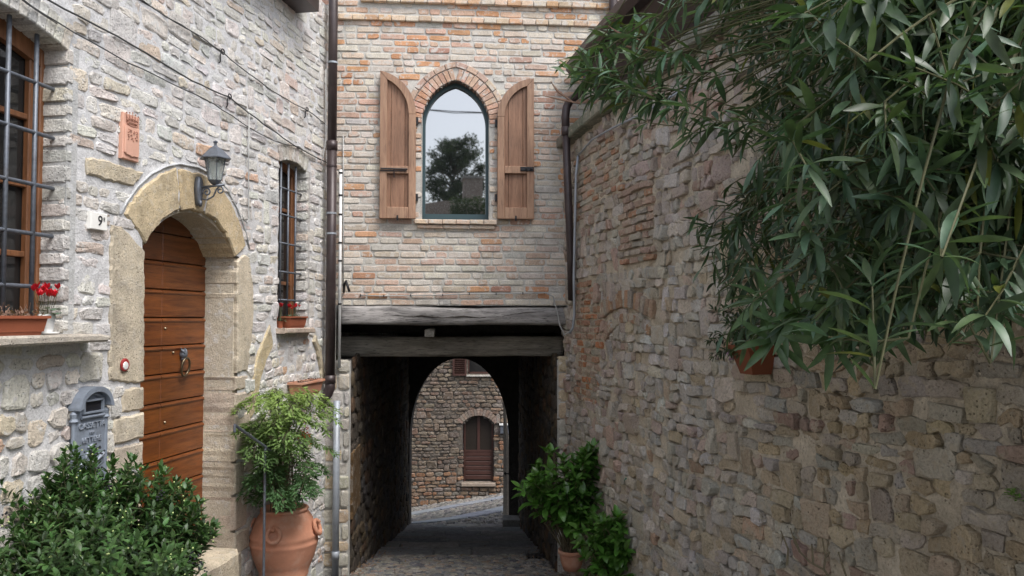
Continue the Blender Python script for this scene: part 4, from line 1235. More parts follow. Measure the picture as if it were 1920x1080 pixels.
m2.box(XF.at, HD0+.05, HD1-.05, hm-.05, hm, -.14, -.11); m2.build('door_frame', M_['far_door'], fd)
n = 6; hb_ = HDB+.04
for k in range(n):
    a = hb_+(hm-.05-hb_)*k/n; b_ = hb_+(hm-.05-hb_)*(k+1)/n
    m2 = MB(); m2.box(XF.at, HD0+.05, HD1-.05, a+.012, b_-.006, -.14, -.115, bev=.008); m2.build('door_board', M_['far_door'], fd)
m2 = MB(); m2.box(XF.at, HD0-.05, HD1+.06, HDB-.10, HDB-.01, -.15, .10, c=(.30,.24,.19), bev=.01); m2.build('door_sill', M_['far_stone'], fh)
# upper window, shutter, sill
m2 = MB(); m2.box(XF.at, FWn[0], FWn[1], FWn[2], FWn[3], -.2, -.15); fw_ = m2.build('window', M_['pane_dim'], fh)
m2 = MB(); m2.box(XF.at, FWn[0], FWn[1], FWn[2], FWn[2]+.06, -.15, -.10); m2.box(XF.at, FWn[0], FWn[0]+.05, FWn[2], FWn[3], -.15, -.10); m2.build('window_frame', M_['far_door'], fw_)
m2 = MB(); m2.box(XF.at, FWn[0]-.02, FWn[1]+.05, FWn[2]-.05, FWn[2]-.01, -.1, .07, c=(.5,.47,.42)); m2.build('window_sill', M_['far_stone'], fh)
sh_ = thing('louvred_shutter', P(862,705,21.4), 'dark brown louvred shutter high on the house beyond the arch', 'shutter')
q0, q1 = x_(849,690)[0], x_(875,690)[0]; h0_ = x_(862,704)[1]
m2 = MB(); m2.box(XF.at, q0, q0+.05, h0_, h0_+1.2, .03, .08); m2.box(XF.at, q1-.05, q1, h0_, h0_+1.2, .03, .08); m2.box(XF.at, q0+.05, q1-.05, h0_, h0_+.05, .03, .08); m2.build('shutter_frame', M_['far_door'], sh_)
for k in range(20):
    m2 = MB(); hh = h0_+.06+k*.056
    m2.add([XF.at(q0+.05,hh,.045), XF.at(q1-.05,hh,.045), XF.at(q1-.05,hh+.045,.075), XF.at(q0+.05,hh+.045,.075), XF.at(q0+.05,hh-.008,.045), XF.at(q1-.05,hh-.008,.045), XF.at(q1-.05,hh+.037,.075), XF.at(q0+.05,hh+.037,.075)], [(0,1,2,3),(7,6,5,4),(0,4,5,1),(3,2,6,7)]); m2.build('slat', M_['far_door'], sh_)
# small light letterbox and meter plate
lb = thing('wall_letterbox', P(945,800,21.4), 'small dark letterbox with a pale lid beside the far brown door', 'letterbox')
m2 = MB(); a,b_ = x_(938,812); m2.box(XF.at, a, a+.22, b_, b_+.22, .02, .12, bev=.01); m2.build('box_body', M_['iron'], lb)
m2 = MB(); m2.box(XF.at, a-.02, a+.24, b_+.225, b_+.26, .02, .15); m2.build('lid', M_['white'], lb)
# ============================================================ THE RUBBLE GARDEN WALL ON THE RIGHT
gw = thing('rubble_wall', RW.at(3,-2.3), 'old curving rubble and brick wall under the oleander on the right', 'wall')
g_ = RW.px
WTOP = 1.745
mb = mortar(RW, 0, 7.4, -2.9, WTOP, .022, None, None, amp=.019, d=-.003, freq=13)
for i in range(len(mb.c)): mb.c[i] = (.55,.485,.385)
mb.build('mortar_face', M_['right_mortar'], gw, smooth=True)
mb = MB(); mb.grid(lambda a,b: RW.at(7.35+a*(RW.len-7.35), -2.9+b*(WTOP+2.88), 0), 40, 1); mb.grid(lambda a,b: RW.at(a*RW.len, WTOP-.02, -.01-b*.4), 60, 1); mb.grid(lambda a,b: RW.at(a*RW.len, -2.9+b*(WTOP+2.88), -.40), 60, 1)
mb.build('wall_back', M_['right_mortar'], gw)
# relieving arch of bricks on edge, a smaller one below it
arcs = []
def arc_bricks(pts, thick, n, out_pts):
    """pts: intrados pixel points left to right"""
    P_ = [g_(x,y) for x,y in pts]
    ln = [0]
    for a,b in zip(P_,P_[1:]): ln.append(ln[-1]+math.hypot(b[0]-a[0],b[1]-a[1]))
    def at(t):
        t *= ln[-1]
        for i in range(len(P_)-1):
            if t <= ln[i+1] or i == len(P_)-2:
                k = (t-ln[i])/(ln[i+1]-ln[i]); a,b = P_[i],P_[i+1]; d = (b[0]-a[0], b[1]-a[1]); l = math.hypot(*d)
                return (a[0]+d[0]*k, a[1]+d[1]*k), (-d[1]/l, d[0]/l)
    for k in range(n):
        (a,na),(b,nb_) = at((k+.08)/n), at((k+.92)/n); t = thick*rnd(.9,1.08)
        out_pts.append([a, b, (b[0]+nb_[0]*t, b[1]+nb_[1]*t), (a[0]+na[0]*t, a[1]+na[1]*t)])
A1 = []; arc_bricks([(1133,597),(1150,583),(1168,577),(1186,577),(1206,585),(1228,598)], .135, 15, A1)
A2 = []; arc_bricks([(1141,642),(1150,620),(1166,606),(1184,604),(1204,612),(1222,632)], .075, 11, A2)
zoneA = [g_(x,y) for x,y in ((1128,602),(1126,572),(1150,552),(1185,546),(1214,556),(1234,574),(1232,606),(1206,592),(1186,584),(1160,586))]
brick_zone = [[g_(x,y) for x,y in ((1163,352),(1232,340),(1232,484),(1164,500))],
              [g_(x,y) for x,y in ((1078,535),(1118,520),(1124,560),(1132,620),(1128,700),(1122,760),(1080,760))],
              [g_(x,y) for x,y in ((1078,300),(1165,250),(1170,352),(1120,400),(1078,420))]]
def in_bz(q,h): return any(inpoly(q,h,z) for z in brick_zone)
smax = g_(1920,540)[0]+1.1
pal_r = [(4,(0.555,0.517,0.458)),(3,(0.579,0.527,0.444)),(2,(0.511,0.488,0.451)),(1.3,(0.566,0.476,0.348)),(1.0,(0.533,0.443,0.375)),(.3,(0.497,0.347,0.257)),(1.5,(0.611,0.588,0.551))]
pal_ro = [(3,(0.489,0.407,0.294)),(3,(0.463,0.418,0.350)),(2,(0.503,0.406,0.271)),(1.2,(0.447,0.327,0.267)),(1,(0.429,0.399,0.362)),(.5,(0.551,0.528,0.491))]
pal_rp = [(3,(0.516,0.433,0.381)),(3,(0.527,0.489,0.444)),(1.2,(0.503,0.368,0.300)),(2,(0.552,0.507,0.440))]
items = []
def rpitch(b): return rnd(.055,.105)
for p in courses(.0, smax, -2.9, WTOP-.01, rpitch, lambda a,b: (rnd(.065,.12) if random.random() < .5 else rnd(.12,.22))*(1+.0*a), .010, wav=.04, tall=.11, jit=.012):
    ca = sum(x for x,_ in p)/len(p); cb = sum(y for _,y in p)/len(p)
    if cb > WTOP-.03 or ca < .02: continue
    if not vis(RW,ca,cb,500) or inpoly(ca,cb,zoneA) or in_bz(ca,cb): continue
    if random.random() < .04: continue
    p = [(x+rnd(-.009,.009), y+rnd(-.009,.009)) for x,y in cut_corners(p, rnd(.008,.026))]
    p = merge_close(p, .008)
    if len(p) < 4 or abs(area(p)) < .001: continue
    px_,py_,_ = project(RW.at(ca,cb))
    pal = pal_ro if px_ > 1430+60*math.sin(py_*.02) else (pal_rp if py_ < 430 or px_ < 1180 else pal_r)
    dmax = .055 if random.random() < .25 else .032
    c,v,f,s_ = piece_mesh(p, RW.at, -.04, rnd(.004,dmax), dome=rnd(.06,.16), bev=rnd(.003,.010), jit=.2)
    items.append((c,v,f,s_*.62,pick(pal)))
def hid(c):
    x,y,_ = project(c); return x > 1440 and y < 560
for z in brick_zone:
    aa = [q for q,_ in z]; bb = [h for _,h in z]
    for p in courses(min(aa), max(aa), min(bb), max(bb), .062, lambda a,b: rnd(.11,.25), .016, wav=.012, jit=.006):
        ca = sum(x for x,_ in p)/len(p); cb = sum(y for _,y in p)/len(p)
        if not inpoly(ca,cb,z): continue
        p = clip(clip(p,-1,0,-min(aa)),1,0,max(aa))
        if len(p) < 3 or abs(area(p)) < .001: continue
        c,v,f,s_ = piece_mesh(merge_close(cut_corners(p,.012),.004), RW.at, -.04, rnd(.012,.045) if z is brick_zone[0] else rnd(.002,.018), dome=.12, bev=.007, jit=.06)
        items.append((c,v,f,s_*.6,pick([(2,(.46,.27,.18)),(3,(.44,.33,.26)),(1,(.42,.38,.32)),(1,(.48,.22,.11))] if z is brick_zone[1] else [(3,(.46,.34,.27)),(2,(.44,.39,.33)),(1,(.48,.28,.18))])))
for A,dd in ((A1,.035),(A2,.028)):
    for p in A:
        c,v,f,s_ = piece_mesh(cut_corners(p,.006), RW.at, -.05, dd+rnd(-.012,.008), bev=.006, fan=False)
        items.append((c,v,f,s_*3,pick([(2,(.46,.32,.24)),(1,(.44,.27,.17)),(1,(.42,.37,.31))])))
emit(gw, 'wall_stone', M_['right_stone'], items, hidden=hid, smooth=False)
# coping slabs
cop = []; q = .06
while q < RW.len-1:
    e = q+rnd(.5,.8)
    c,v,f,s_ = piece_mesh([(q+.004,WTOP-.0),(e-.004,WTOP+rnd(-.004,.004)),(e-.004,WTOP+.105),(q+.004,WTOP+.105+rnd(-.006,.006))], RW.at, -.42, .11, bev=.012, fan=False)
    cop.append((c,v,f,s_,pick([(1,(.24,.24,.19)),(1,(.20,.20,.16))]))); q = e
emit(gw, 'coping_slab', M_['right_mortar'], cop, smooth=False)

# lean-to roof behind the wall: brown gutter and boarded soffit
roof = thing('canopy_roof', RW.at(.3,2.5,-.3), 'dark brown gutter and canopy roof above the rubble wall', 'roof')
HG = P(1068,113,7.98).z
mb = MB(); nq = 40
def gut(a, d, h): return RW.at(a, h, d)
mb.box(lambda a,b,d: RW.at(a,b,d), .25, 1.0, HG-.12, HG, -.12, .03)
mb = MB()
for k in range(nq):
    a0 = .25+(6.2-.25)*k/nq; a1 = .25+(6.2-.25)*(k+1)/nq
    prof = [(.03,HG),(.03,HG-.07),(-.02,HG-.12),(-.10,HG-.12),(-.14,HG-.07),(-.14,HG)]
    for (d0,h0),(d1,h1) in zip(prof,prof[1:]): mb.add([RW.at(a0,h0,d0),RW.at(a1,h0,d0),RW.at(a1,h1,d1),RW.at(a0,h1,d1)],[(0,3,2,1)])
    if k == 0: mb.add([RW.at(a0,h,d) for d,h in prof],[(0,1,2,3,4,5)])
mb.build('gutter', M_['brown_pipe'], roof, smooth=False)
mb = MB()
for k in range(nq):
    a0 = .27+(6.2-.27)*k/nq; a1 = .27+(6.2-.27)*(k+1)/nq
    mb.add([RW.at(a0,HG-.08,-.10),RW.at(a1,HG-.08,-.10),RW.at(a1,HG-.72,-.62),RW.at(a0,HG-.72,-.62)],[(0,1,2,3)])
    mb.add([RW.at(a0,HG-.72,-.62),RW.at(a1,HG-.72,-.62),RW.at(a1,HG-1.2,-.66),RW.at(a0,HG-1.2,-.66)],[(0,1,2,3)])
    mb.add([RW.at(a0,HG+.02,-.08),RW.at(a1,HG+.02,-.08),RW.at(a1,HG+.5,-2.2),RW.at(a0,HG+.5,-2.2)],[(0,1,2,3)])
mb.build('soffit', M_['brown_pipe'], roof)

# ============================================================ PIPES AND CABLES
def pipe_thing(name, label, cat, segs, loc, group=None):
    t_ = thing(name, loc, label, cat, group)
    for nm, pts, r, mat, *rest in segs:
        mb = MB(); mb.tube(pts, r, rest[0] if rest else 12); mb.build(nm, M_[mat], t_, smooth=True)
    return t_
DPY = 7.86
def V3(px,py,Y): return P(px,py,Y)
xs_dp = (V3(622,350,DPY)).x
def dp(z, x=None, y=DPY): return Vector((xs_dp if x is None else x, y, z))
zt = 4.2; zb = V3(625,715,DPY).z; z1 = V3(620,270,DPY).z; z2 = V3(620,160,DPY).z
dpt = pipe_thing('brown_downpipe', 'tall brown metal downpipe in the corner between the two houses', 'downpipe', [
    ('pipe', [dp(z1), dp(zt)], .045, 'brown_pipe', 18),
    ('pipe', [dp(zb+.05), dp(z1+.02)], .048, 'brown_pipe', 18),
    ('socket', [dp(z1-.06), dp(z1+.03)], .054, 'brown_pipe', 18),
    ('socket', [dp(zb-.02), dp(zb+.06)], .054, 'brown_pipe', 18),
    ('elbow', [dp(zb+.02), dp(zb-.06), dp(zb-.12, xs_dp-.02), dp(zb-.19, xs_dp-.07), dp(zb-.24, xs_dp-.10)], [.05,.05,.048,.046,.044], 'brown_pipe', 18)], dp(zb))
for y in (118,312,400,438):
    z = V3(622,y,DPY).z; mb = MB(); mb.tube([dp(z-.009), dp(z+.009)], .051, 18); mb.tube([dp(z), dp(z, xs_dp-.02, DPY+.13)], .006, 6); mb.build('pipe_clamp', M_['zinc'] if y != 312 else M_['brown_pipe'], dpt, smooth=False)
xz = V3(629,900,7.9).x
pipe_thing('zinc_downpipe', 'grey galvanised pipe standing below the brown downpipe', 'downpipe', [
    ('pipe', [Vector((xz,7.93,V3(629,752,7.9).z)), Vector((xz,7.93,hg(xz,7.93)))], .033, 'zinc', 14),
    ('socket', [Vector((xz,7.93,V3(629,1035,7.9).z)), Vector((xz,7.93,V3(629,1050,7.9).z))], .038, 'zinc', 14)], Vector((xz,7.93,hg(xz,7.93))))
cx_ = V3(636.5,500,7.93).x
ct = pipe_thing('white_conduit', 'white plastic cable conduit right beside the brown downpipe', 'conduit', [
    ('tube', [Vector((cx_,7.955,V3(637,318,7.95).z)), Vector((cx_,7.955,V3(637,690,7.95).z))], .0155, 'white', 10)], Vector((cx_,7.95,-.5)))
for y in (324,366,402,455,489,570):
    z = V3(637,y,7.95).z; mb = MB(); mb.tube([Vector((cx_,7.955,z-.008)),Vector((cx_,7.955,z+.008))], .020, 10); mb.build('conduit_clip', M_['dark_iron'], ct)
pipe_thing('thin_conduit', 'thin grey cable running down the brick wall left of the shutters', 'cable', [
    ('tube', [FW.at(f_(644,y)[0], f_(644,y)[1], .015) for y in (255,330,420,535)], .006, 'cable_grey', 6)], FW.at(f_(644,255)[0],0,.01))
# black bracket lamp arm near the beam's left end
br = thing('black_wall_bracket', FW.at(*f_(652,540), .05), 'short black bracket stuck in the brick wall above the timber', 'bracket')
mb = MB(); mb.tube([FW.at(*f_(645,548),.02), FW.at(*f_(648,534),.10), FW.at(*f_(652,528),.14), FW.at(*f_(659,548),.16)], .013, 8); mb.build('bracket_arm', M_['dark_iron'], br, smooth=True)
# leaning gutter pipe on the right: from the gutter, elbow, down across the facade face
YP = 7.72
def rp3(px,py,Y=YP): return P(px,py,Y)
pipe_thing('leaning_downpipe', 'dark brown downpipe leaning beside the rubble wall with a bend at its top', 'downpipe', [
    ('elbow', [rp3(1104,140,7.5), rp3(1096,158,7.55), rp3(1082,178,7.62), rp3(1068,190), rp3(1062,202), rp3(1060,220), rp3(1061,250)], .040, 'brown_pipe', 14),
    ('pipe', [rp3(1061,246), rp3(1066,380), rp3(1070,480), rp3(1072,562,7.85)], .038, 'brown_pipe', 14),
    ('socket', [rp3(1061,238), rp3(1061.5,254)], .046, 'brown_pipe', 14)], rp3(1072,560))
pipe_thing('upper_downpipe', 'brown downpipe at the very top behind the canopy gutter', 'downpipe', [
    ('pipe', [FW.at(f_(1147,30)[0], 1.9, .09), FW.at(f_(1147,30)[0], 4.4, .09)], .045, 'brown_pipe', 14),
    ('thin_pipe', [FW.at(f_(1160,30)[0], 1.9, .05), FW.at(f_(1160,30)[0], 4.4, .05)], .010, 'white', 8)], FW.at(f_(1147,30)[0],3,.09))
YC = 7.62
pipe_thing('grey_wall_conduit', 'pale grey conduit following the edge of the rubble wall down to the beam end', 'conduit', [
    ('tube', [rp3(1084,292,YC), rp3(1080,330,YC), rp3(1078,420,YC), rp3(1076,520,YC+.05), rp3(1077,590,YC+.1), rp3(1074,615,YC+.12), rp3(1068,625,YC+.14)], .0125, 'zinc', 8),
    ('tube', [rp3(1084,292,YC), RW.at(g_(1120,262)[0], g_(1120,262)[1], .05), RW.at(g_(1160,240)[0], g_(1160,240)[1], .05), RW.at(g_(1220,212)[0], g_(1220,212)[1], .05), RW.at(g_(1300,165)[0], g_(1300,165)[1], .05)], .009, 'zinc', 8),
    ], rp3(1078,420,YC))
cabs = [(676,554),(720,555),(770,554),(830,553),(880,551),(930,551),(980,550),(1020,549)]
pc = pipe_thing('beam_cable', 'thin pale cable clipped along the bricks just above the timber', 'cable', [
    ('tube', [FW.at(*f_(x,y), .018+.003*math.sin(x)) for x,y in cabs], .006, 'cable_grey', 6),
    ('hanging_tube', [FW.at(*f_(1000,549), .035), FW.at(*f_(1022,549), .04), FW.at(*f_(1036,556), .06), FW.at(*f_(1042,580), .07), FW.at(*f_(1048,610), .07), FW.at(*f_(1056,628), .08), FW.at(*f_(1064,622), .10), FW.at(*f_(1070,616), .10)], .008, 'cable_grey', 6)], FW.at(*f_(676,554),.02))
for x,y in cabs: 
    q,h = f_(x,y); mb = MB(); mb.box(FW.at, q-.004, q+.004, h-.012, h+.012, .008, .03); mb.build('cable_clip', M_['dark_iron'], pc)
# wires on the left wall
def lwire(pts, d=.03, r=.004, mat='cable', wob=.004):
    out = []; P_ = [LW.px(x,y,d) for x,y in pts]
    for (a,b),(c,e) in zip(P_,P_[1:]):
        n = max(2,int(math.hypot(c-a,e-b)/.12))
        for k in range(n):
            t = k/n; sag = -.012*math.sin(math.pi*t)*(n > 4); out.append(LW.at(a+(c-a)*t, b+(e-b)*t+sag+rnd(-wob,wob), d+rnd(-.003,.003)))
    out.append(LW.at(P_[-1][0], P_[-1][1], d)); return out
w1 = thing('wall_cable', LW.at(*LW.px(280,120),.03), 'upper left wall cable running through a ring hook high above the lantern', 'cable')
mb = MB(); mb.tube(lwire([(240,-20),(262,0),(330,42),(380,72),(417,98),(450,125),(500,163),(575,205),(612,235)]), .0045, 6); mb.tube(lwire([(262,-4),(300,25),(340,46),(417,100)],.035), .003, 5); mb.build('wire', M_['cable'], w1, smooth=True)
w2 = thing('wall_cable', LW.at(*LW.px(280,100),.03), 'long twisted wall cable from the top left corner passing the ring above the lantern', 'cable')
mb = MB(); mb.tube(lwire([(60,-22),(90,0),(150,32),(250,85),(340,140),(430,181),(466,212),(520,250),(575,285),(612,305),(650,306)]), .0055, 6); mb.build('wire', M_['cable'], w2, smooth=True)
w3 = thing('wall_cable', LW.at(*LW.px(280,140),.03), 'lowest wall cable running from the window arch above the terracotta plaque', 'cable')
mb = MB(); mb.tube(lwire([(10,-30),(60,12),(110,44),(165,75),(240,117),(320,155),(400,195),(462,235),(500,258),(560,275),(600,300)],.025), .004, 6); mb.tube(lwire([(4,-28),(50,8),(108,45)],.03), .003, 5); mb.build('wire', M_['cable'], w3, smooth=True)
for (x,y,par) in ((417,97,w1),(575,205,w1),(430,181,w2)):
    q,h = LW.px(x,y,.03); mb = MB()
    mb.tube([LW.at(q+.022*math.cos(t), h+.020*math.sin(t), .035) for t in [2*math.pi*i/14 for i in range(14)]], .0045, 6, closed=True)
    mb.tube([LW.at(q-.02,h+.0,.035), LW.at(q-.03,h-.04,.03), LW.at(q-.01,h-.075,.02), LW.at(q+.012,h-.085,-.01)], .0045, 6)
    mb.build('ring_hook', M_['dark_iron'], par, smooth=True)
hk = thing('hanging_rod_hook', LW.at(*LW.px(463,400),.03), 'thin grey rod with a hook hanging down the wall right of the lantern', 'hook')
mb = MB(); mb.tube([LW.at(*LW.px(x,y,.03),.03) for x,y in ((467,212),(466,300),(466,395),(467,410),(463,417),(457,412),(454,402))], .0055, 6); mb.build('rod', M_['cable_grey'], hk, smooth=True)
vw = thing('drop_cable', LW.at(*LW.px(611,180),.02), 'thin white cable hanging just left of the brown downpipe', 'cable')
mb = MB(); mb.tube([Vector((V3(611,y,7.75).x, 7.75, V3(611,y,7.75).z)) for y in (130,200,262)]+[V3(606,292,7.72), V3(601,308,7.7)], .005, 6); mb.build('wire', M_['cable_grey'], vw, smooth=True)

# ============================================================ THINGS ON THE LEFT WALL
# lantern
ln = thing('wall_lantern', LW.at(*LW.px(370,352),.02), 'grey six sided lantern on a scrolled bracket over the wooden door', 'lantern')
bq, bh_ = LW.px(371,357,.03)
mb = MB(); 
pts_ = [(.034*math.cos(t)*(1 if math.sin(t) > 0 else .8), .10*math.sin(t) if math.sin(t) > 0 else .11*math.sin(t)) for t in [2*math.pi*i/20 for i in range(20)]]
mb.prism(LW.at, [(bq+a,bh_+b) for a,b in pts_], .02, .06, bev=.012)
mb.tube([LW.at(bq,bh_-.075,.05), LW.at(bq,bh_-.115,.05)], [.016,.010], 8)
mb.build('wall_plate', M_['iron'], ln, smooth=True)
arm_end = .16
LQ = bq+.0
mb = MB(); mb.tube([LW.at(bq,bh_+.02,.05), LW.at(bq,bh_+.035,arm_end+.07)], .009, 8)
def spiral(cd, ch, r0, turns, st, sg=1, n=18):
    return [LW.at(bq, ch+r0*(1-k/n*.75)*math.sin(st+sg*turns*2*math.pi*k/n), cd+r0*(1-k/n*.75)*math.cos(st+sg*turns*2*math.pi*k/n)) for k in range(n+1)]
mb.tube([LW.at(bq,bh_-.06,.055), LW.at(bq,bh_-.07,.10), LW.at(bq,bh_-.045,.15), LW.at(bq,bh_-.0,.17), LW.at(bq,bh_+.022,.19)]+spiral(.20,bh_-.005,.028,1.2,R(100),-1), .006, 6)
mb.tube(spiral(.10,bh_-.015,.034,1.3,R(200),-1), .006, 6)
mb.build('scroll_arm', M_['iron'], ln, smooth=True)
lc = LW.at(bq, bh_+.045, arm_end)
mb = MB(); mb.lathe(lc, [(.012,-.012),(.030,.0),(.040,.012),(.046,.022)], 6); mb.build('lantern_base', M_['iron'], ln)
mb = MB(); mb.lathe(lc, [(.044,.024),(.072,.182)], 6); mb.build('lantern_glass', M_['lantern_glass'], ln)
mb = MB()
for k in range(6):
    t = 2*math.pi*k/6; mb.tube([lc+Vector((.046*math.cos(t),.046*math.sin(t),.022)), lc+Vector((.075*math.cos(t),.075*math.sin(t),.184))], .0035, 5)
mb.build('glass_rib', M_['iron'], ln)
mb = MB(); mb.lathe(lc, [(.078,.180),(.112,.172),(.112,.178),(.070,.222),(.040,.250),(.018,.262),(.010,.272),(.010,.285),(.016,.292),(.016,.300),(.0,.308)], 6); mb.build('lantern_cap', M_['iron'], ln)
mb = MB(); mb.lathe(lc, [(.0,.04),(.018,.05),(.020,.08),(.020,.10),(.030,.12),(.033,.14),(.024,.165),(.0,.172)], 12); mb.build('bulb', M_['white'], ln, smooth=True)
# house number tile
nb = thing('house_number_tile', LW.at(*LW.px(183,415),.02), 'small white tile with the number 9 left of the door arch', 'number tile')
tq0, tq1 = LW.px(167,415,.02)[0], LW.px(198,415,.02)[0]; tz0 = LW.px(183,431,.02)[1]; tz1 = LW.px(183,399,.02)[1]
mb = MB(); mb.box(LW.at, tq0, tq1, tz0, tz1, .0, .032, bev=.003); mb.build('tile', M_['cream_paint'], nb)
def text_on(W, s_, q, h, d, size, mat, parent, name='lettering', ext=.001, tilt=0.0):
    cu = bpy.data.curves.new(name, 'FONT'); cu.body = s_; cu.size = size; cu.extrude = ext; cu.align_x = 'CENTER'; cu.align_y = 'CENTER'
    cu.materials.append(mat)
    oc = bpy.data.objects.new(name, cu); me = bpy.data.meshes.new_from_object(oc); bpy.data.objects.remove(oc)
    me.materials.clear(); me.materials.append(mat)
    o = bpy.data.objects.new(name, me); place(o, parent, W.at(q,h,d))
    t_ = W.tan(q); N_ = Vector((t_.y,-t_.x,0)); U_ = Vector((t_.x,t_.y,0))
    m3 = Matrix((U_, Vector((0,0,1)), N_)).transposed() @ Matrix.Rotation(tilt,3,'Z')
    o.rotation_euler = m3.to_euler(); return o
tm = (tq0+tq1)/2
text_on(LW, '9', tm+.005, (tz0+tz1)/2-.0, .034, .085, M_['black'], nb, 'numeral', tilt=-.12)
text_on(LW, 'E', tq1-.03, tz1-.035, .034, .030, M_['black'], nb, 'letter')
# terracotta plaque: crown over a shield
pl = thing('terracotta_plaque', LW.at(*LW.px(244,257),.02), 'pink terracotta plaque with a crown and shield in relief', 'plaque')
M_['plaque'] = plain('plaque_clay', (.60,.34,.25), .85, 0, .12, 14, .2)
M_['plaque_dark'] = plain('plaque_relief', (.40,.20,.14), .85, 0, .12, 14, .2)
pa0, pa1 = LW.px(228,258,.02)[0], LW.px(259,258,.02)[0]; ph0 = LW.px(228,296,.02)[1]; ph1 = LW.px(228,209,.02)[1]
pw = pa1-pa0; pc_ = (pa0+pa1)/2; phh = ph1-ph0
mb = MB(); mb.box(LW.at, pa0, pa1, ph0, ph1, .0, .028, bev=.004); mb.build('slab', M_['plaque'], pl)
mb = MB(); shp = [(pa0+.012,ph1-phh*.27),(pa0+.012,ph0+phh*.14),(pa0+.03,ph0+phh*.09),(pc_-.015,ph0+phh*.085),(pc_,ph0+phh*.06),(pc_+.015,ph0+phh*.085),(pa1-.02,ph0+phh*.09),(pa1-.01,ph0+phh*.14),(pa1-.01,ph1-phh*.27)]
mb.prism(LW.at, shp, .026, .038, bev=.004); mb.build('shield', M_['plaque'], pl)
mb = MB(); cz = ph1-phh*.22
for k,rr in ((0,.0),(1,.022)):
    mb.tube([LW.at(pc_+pw*(.30+.04*k)*math.cos(t), cz+rr+.012*math.sin(t), .036) for t in [2*math.pi*i/18 for i in range(18)]], .004, 6, closed=True)
for k in range(5):
    x = pc_+pw*(-.36+.18*k); y = cz+.062+.012*(1-abs(k-2)/2)
    mb.tube([LW.at(pc_+pw*(-.32+.16*k),cz+.026,.034), LW.at(x,y,.036)], [.003,.002], 5)
    mb.lathe(LW.at(x,y,.036), [(.0,-.006),(.006,.0),(.0,.006)], 6)
mb.build('crown_relief', M_['plaque_dark'], pl, smooth=True)
mb = MB()
rs_ = random.Random(5)
for k in range(26):
    x = pc_+pw*rs_.uniform(-.28,.28); y = ph0+phh*rs_.uniform(.42,.66)
    mb.lathe(LW.at(x,y,.040), [(.0,-.006),(rs_.uniform(.004,.009),.0),(.0,.005)], 6)
mb.build('floral_relief', M_['plaque_dark'], pl, smooth=True)
text_on(LW, 'DEI', pc_, ph0+phh*.035, .029, .022, M_['plaque_dark'], pl) if False else None
# round door bell plate
db = thing('door_bell', LW.at(*LW.px(235,683),.03), 'small round red and white bell plate on the yellow jamb stone', 'door bell')
q,h = LW.px(235,684,.03); t_ = LW.tan(q); ax = Matrix((Vector((t_.x,t_.y,0)), Vector((0,0,1)), Vector((t_.y,-t_.x,0)))).transposed()
M_['bell_red'] = plain('bell_red', (.30,.03,.03), .4)
mb = MB(); mb.lathe(LW.at(q,h,.024), [(.040,.0),(.040,.006),(.034,.010),(.0,.011)], 20, axis=ax); mb.build('bell_plate', M_['bell_red'], db)
mb = MB(); mb.lathe(LW.at(q-.003,h-.005,.034), [(.026,.0),(.023,.004),(.0,.006)], 9, axis=ax); mb.build('bell_button', M_['white'], db)
# letterbox
mbx = thing('ornate_letterbox', LW.at(*LW.px(175,850),.05), 'ornate blue grey cast letterbox with an arched hood beside the door', 'letterbox')
M_['cast'] = plain('cast_blue_grey', (.23,.265,.32), .5, .2, .12, 30, .15, dirt=((.13,.14,.155),14,.6))
m0, m1 = LW.px(143,800,.06)[0], LW.px(207,800,.06)[0]; mw = m1-m0; mc = (m0+m1)/2
mt = LW.px(175,757,.08)[1]; mbm = LW.px(175,925,.08)[1]
mb = MB(); mb.box(LW.at, m0+.02, m1-.02, mbm, mt+.02, .0, .042, bev=.006)
for q in (m0+.012, m1-.012):
    mb.tube([LW.at(q,mbm,.035), LW.at(q,mt-.09,.035)], .014, 8)
    mb.tube([LW.at(q,mt-.10,.035), LW.at(q,mt-.09,.035), LW.at(q,mt-.075,.035), LW.at(q,mt-.05,.035), LW.at(q,mt-.03,.035)], [.014,.026,.018,.022,.004], 10)
mb.build('box_body', M_['cast'], mbx)
arc_ = [(mc+mw*.40*math.cos(t), mt-.02+.085*math.sin(t)) for t in [math.pi*i/14 for i in range(15)]]
arco = [(m1+.0,mt-.03),(m1+.0,mt-.015)]+[(mc+mw*.46*math.cos(t), mt-.005+.10*math.sin(t)) for t in [math.pi*i/14 for i in range(15)]][1:-1]+[(m0-.0,mt-.015),(m0-.0,mt-.03)]
mb = MB(); mb.prism(LW.at, arco+arc_[::-1], .0, .085); mb.build('hood', M_['cast'], mbx)
mb = MB(); mb.prism(LW.at, arc_, .0, .044); 
mb.box(LW.at, mc-mw*.28, mc+mw*.30, mt-.055, mt-.045, .042, .062); mb.box(LW.at, mc-mw*.28, mc+mw*.30, mt+.012, mt+.024, .042, .062); mb.box(LW.at, mc-mw*.28, mc-mw*.24, mt-.045, mt+.012, .042, .060); mb.box(LW.at, mc+mw*.26, mc+mw*.30, mt-.045, mt+.012, .042, .060)
mb.tube([LW.at(mc-mw*.32,mt-.075,.052), LW.at(mc+mw*.34,mt-.075,.052)], .009, 8)
mb.tube([LW.at(mc-mw*.2,mt+.035,.052), LW.at(mc,mt+.055,.056), LW.at(mc+mw*.2,mt+.035,.052)], .009, 8)
mb.build('tympanum', M_['cast'], mbx, smooth=False)
mb = MB(); mb.box(LW.at, mc-mw*.23, mc+mw*.25, mt-.044, mt+.011, .044, .050); mb.build('slot', M_['black'], mbx)
M_['cast_hi'] = plain('cast_relief', (.31,.345,.40), .5, .2, .1, 30, .1)
for s_,hh,sz in (('CASSETTA',mt-.125,.052),('PER',mt-.165,.028),('LETTERE',mt-.205,.045)):
    text_on(LW, s_, mc+.005, hh, .046, sz*.92, M_['cast_hi'], mbx, ext=.003)
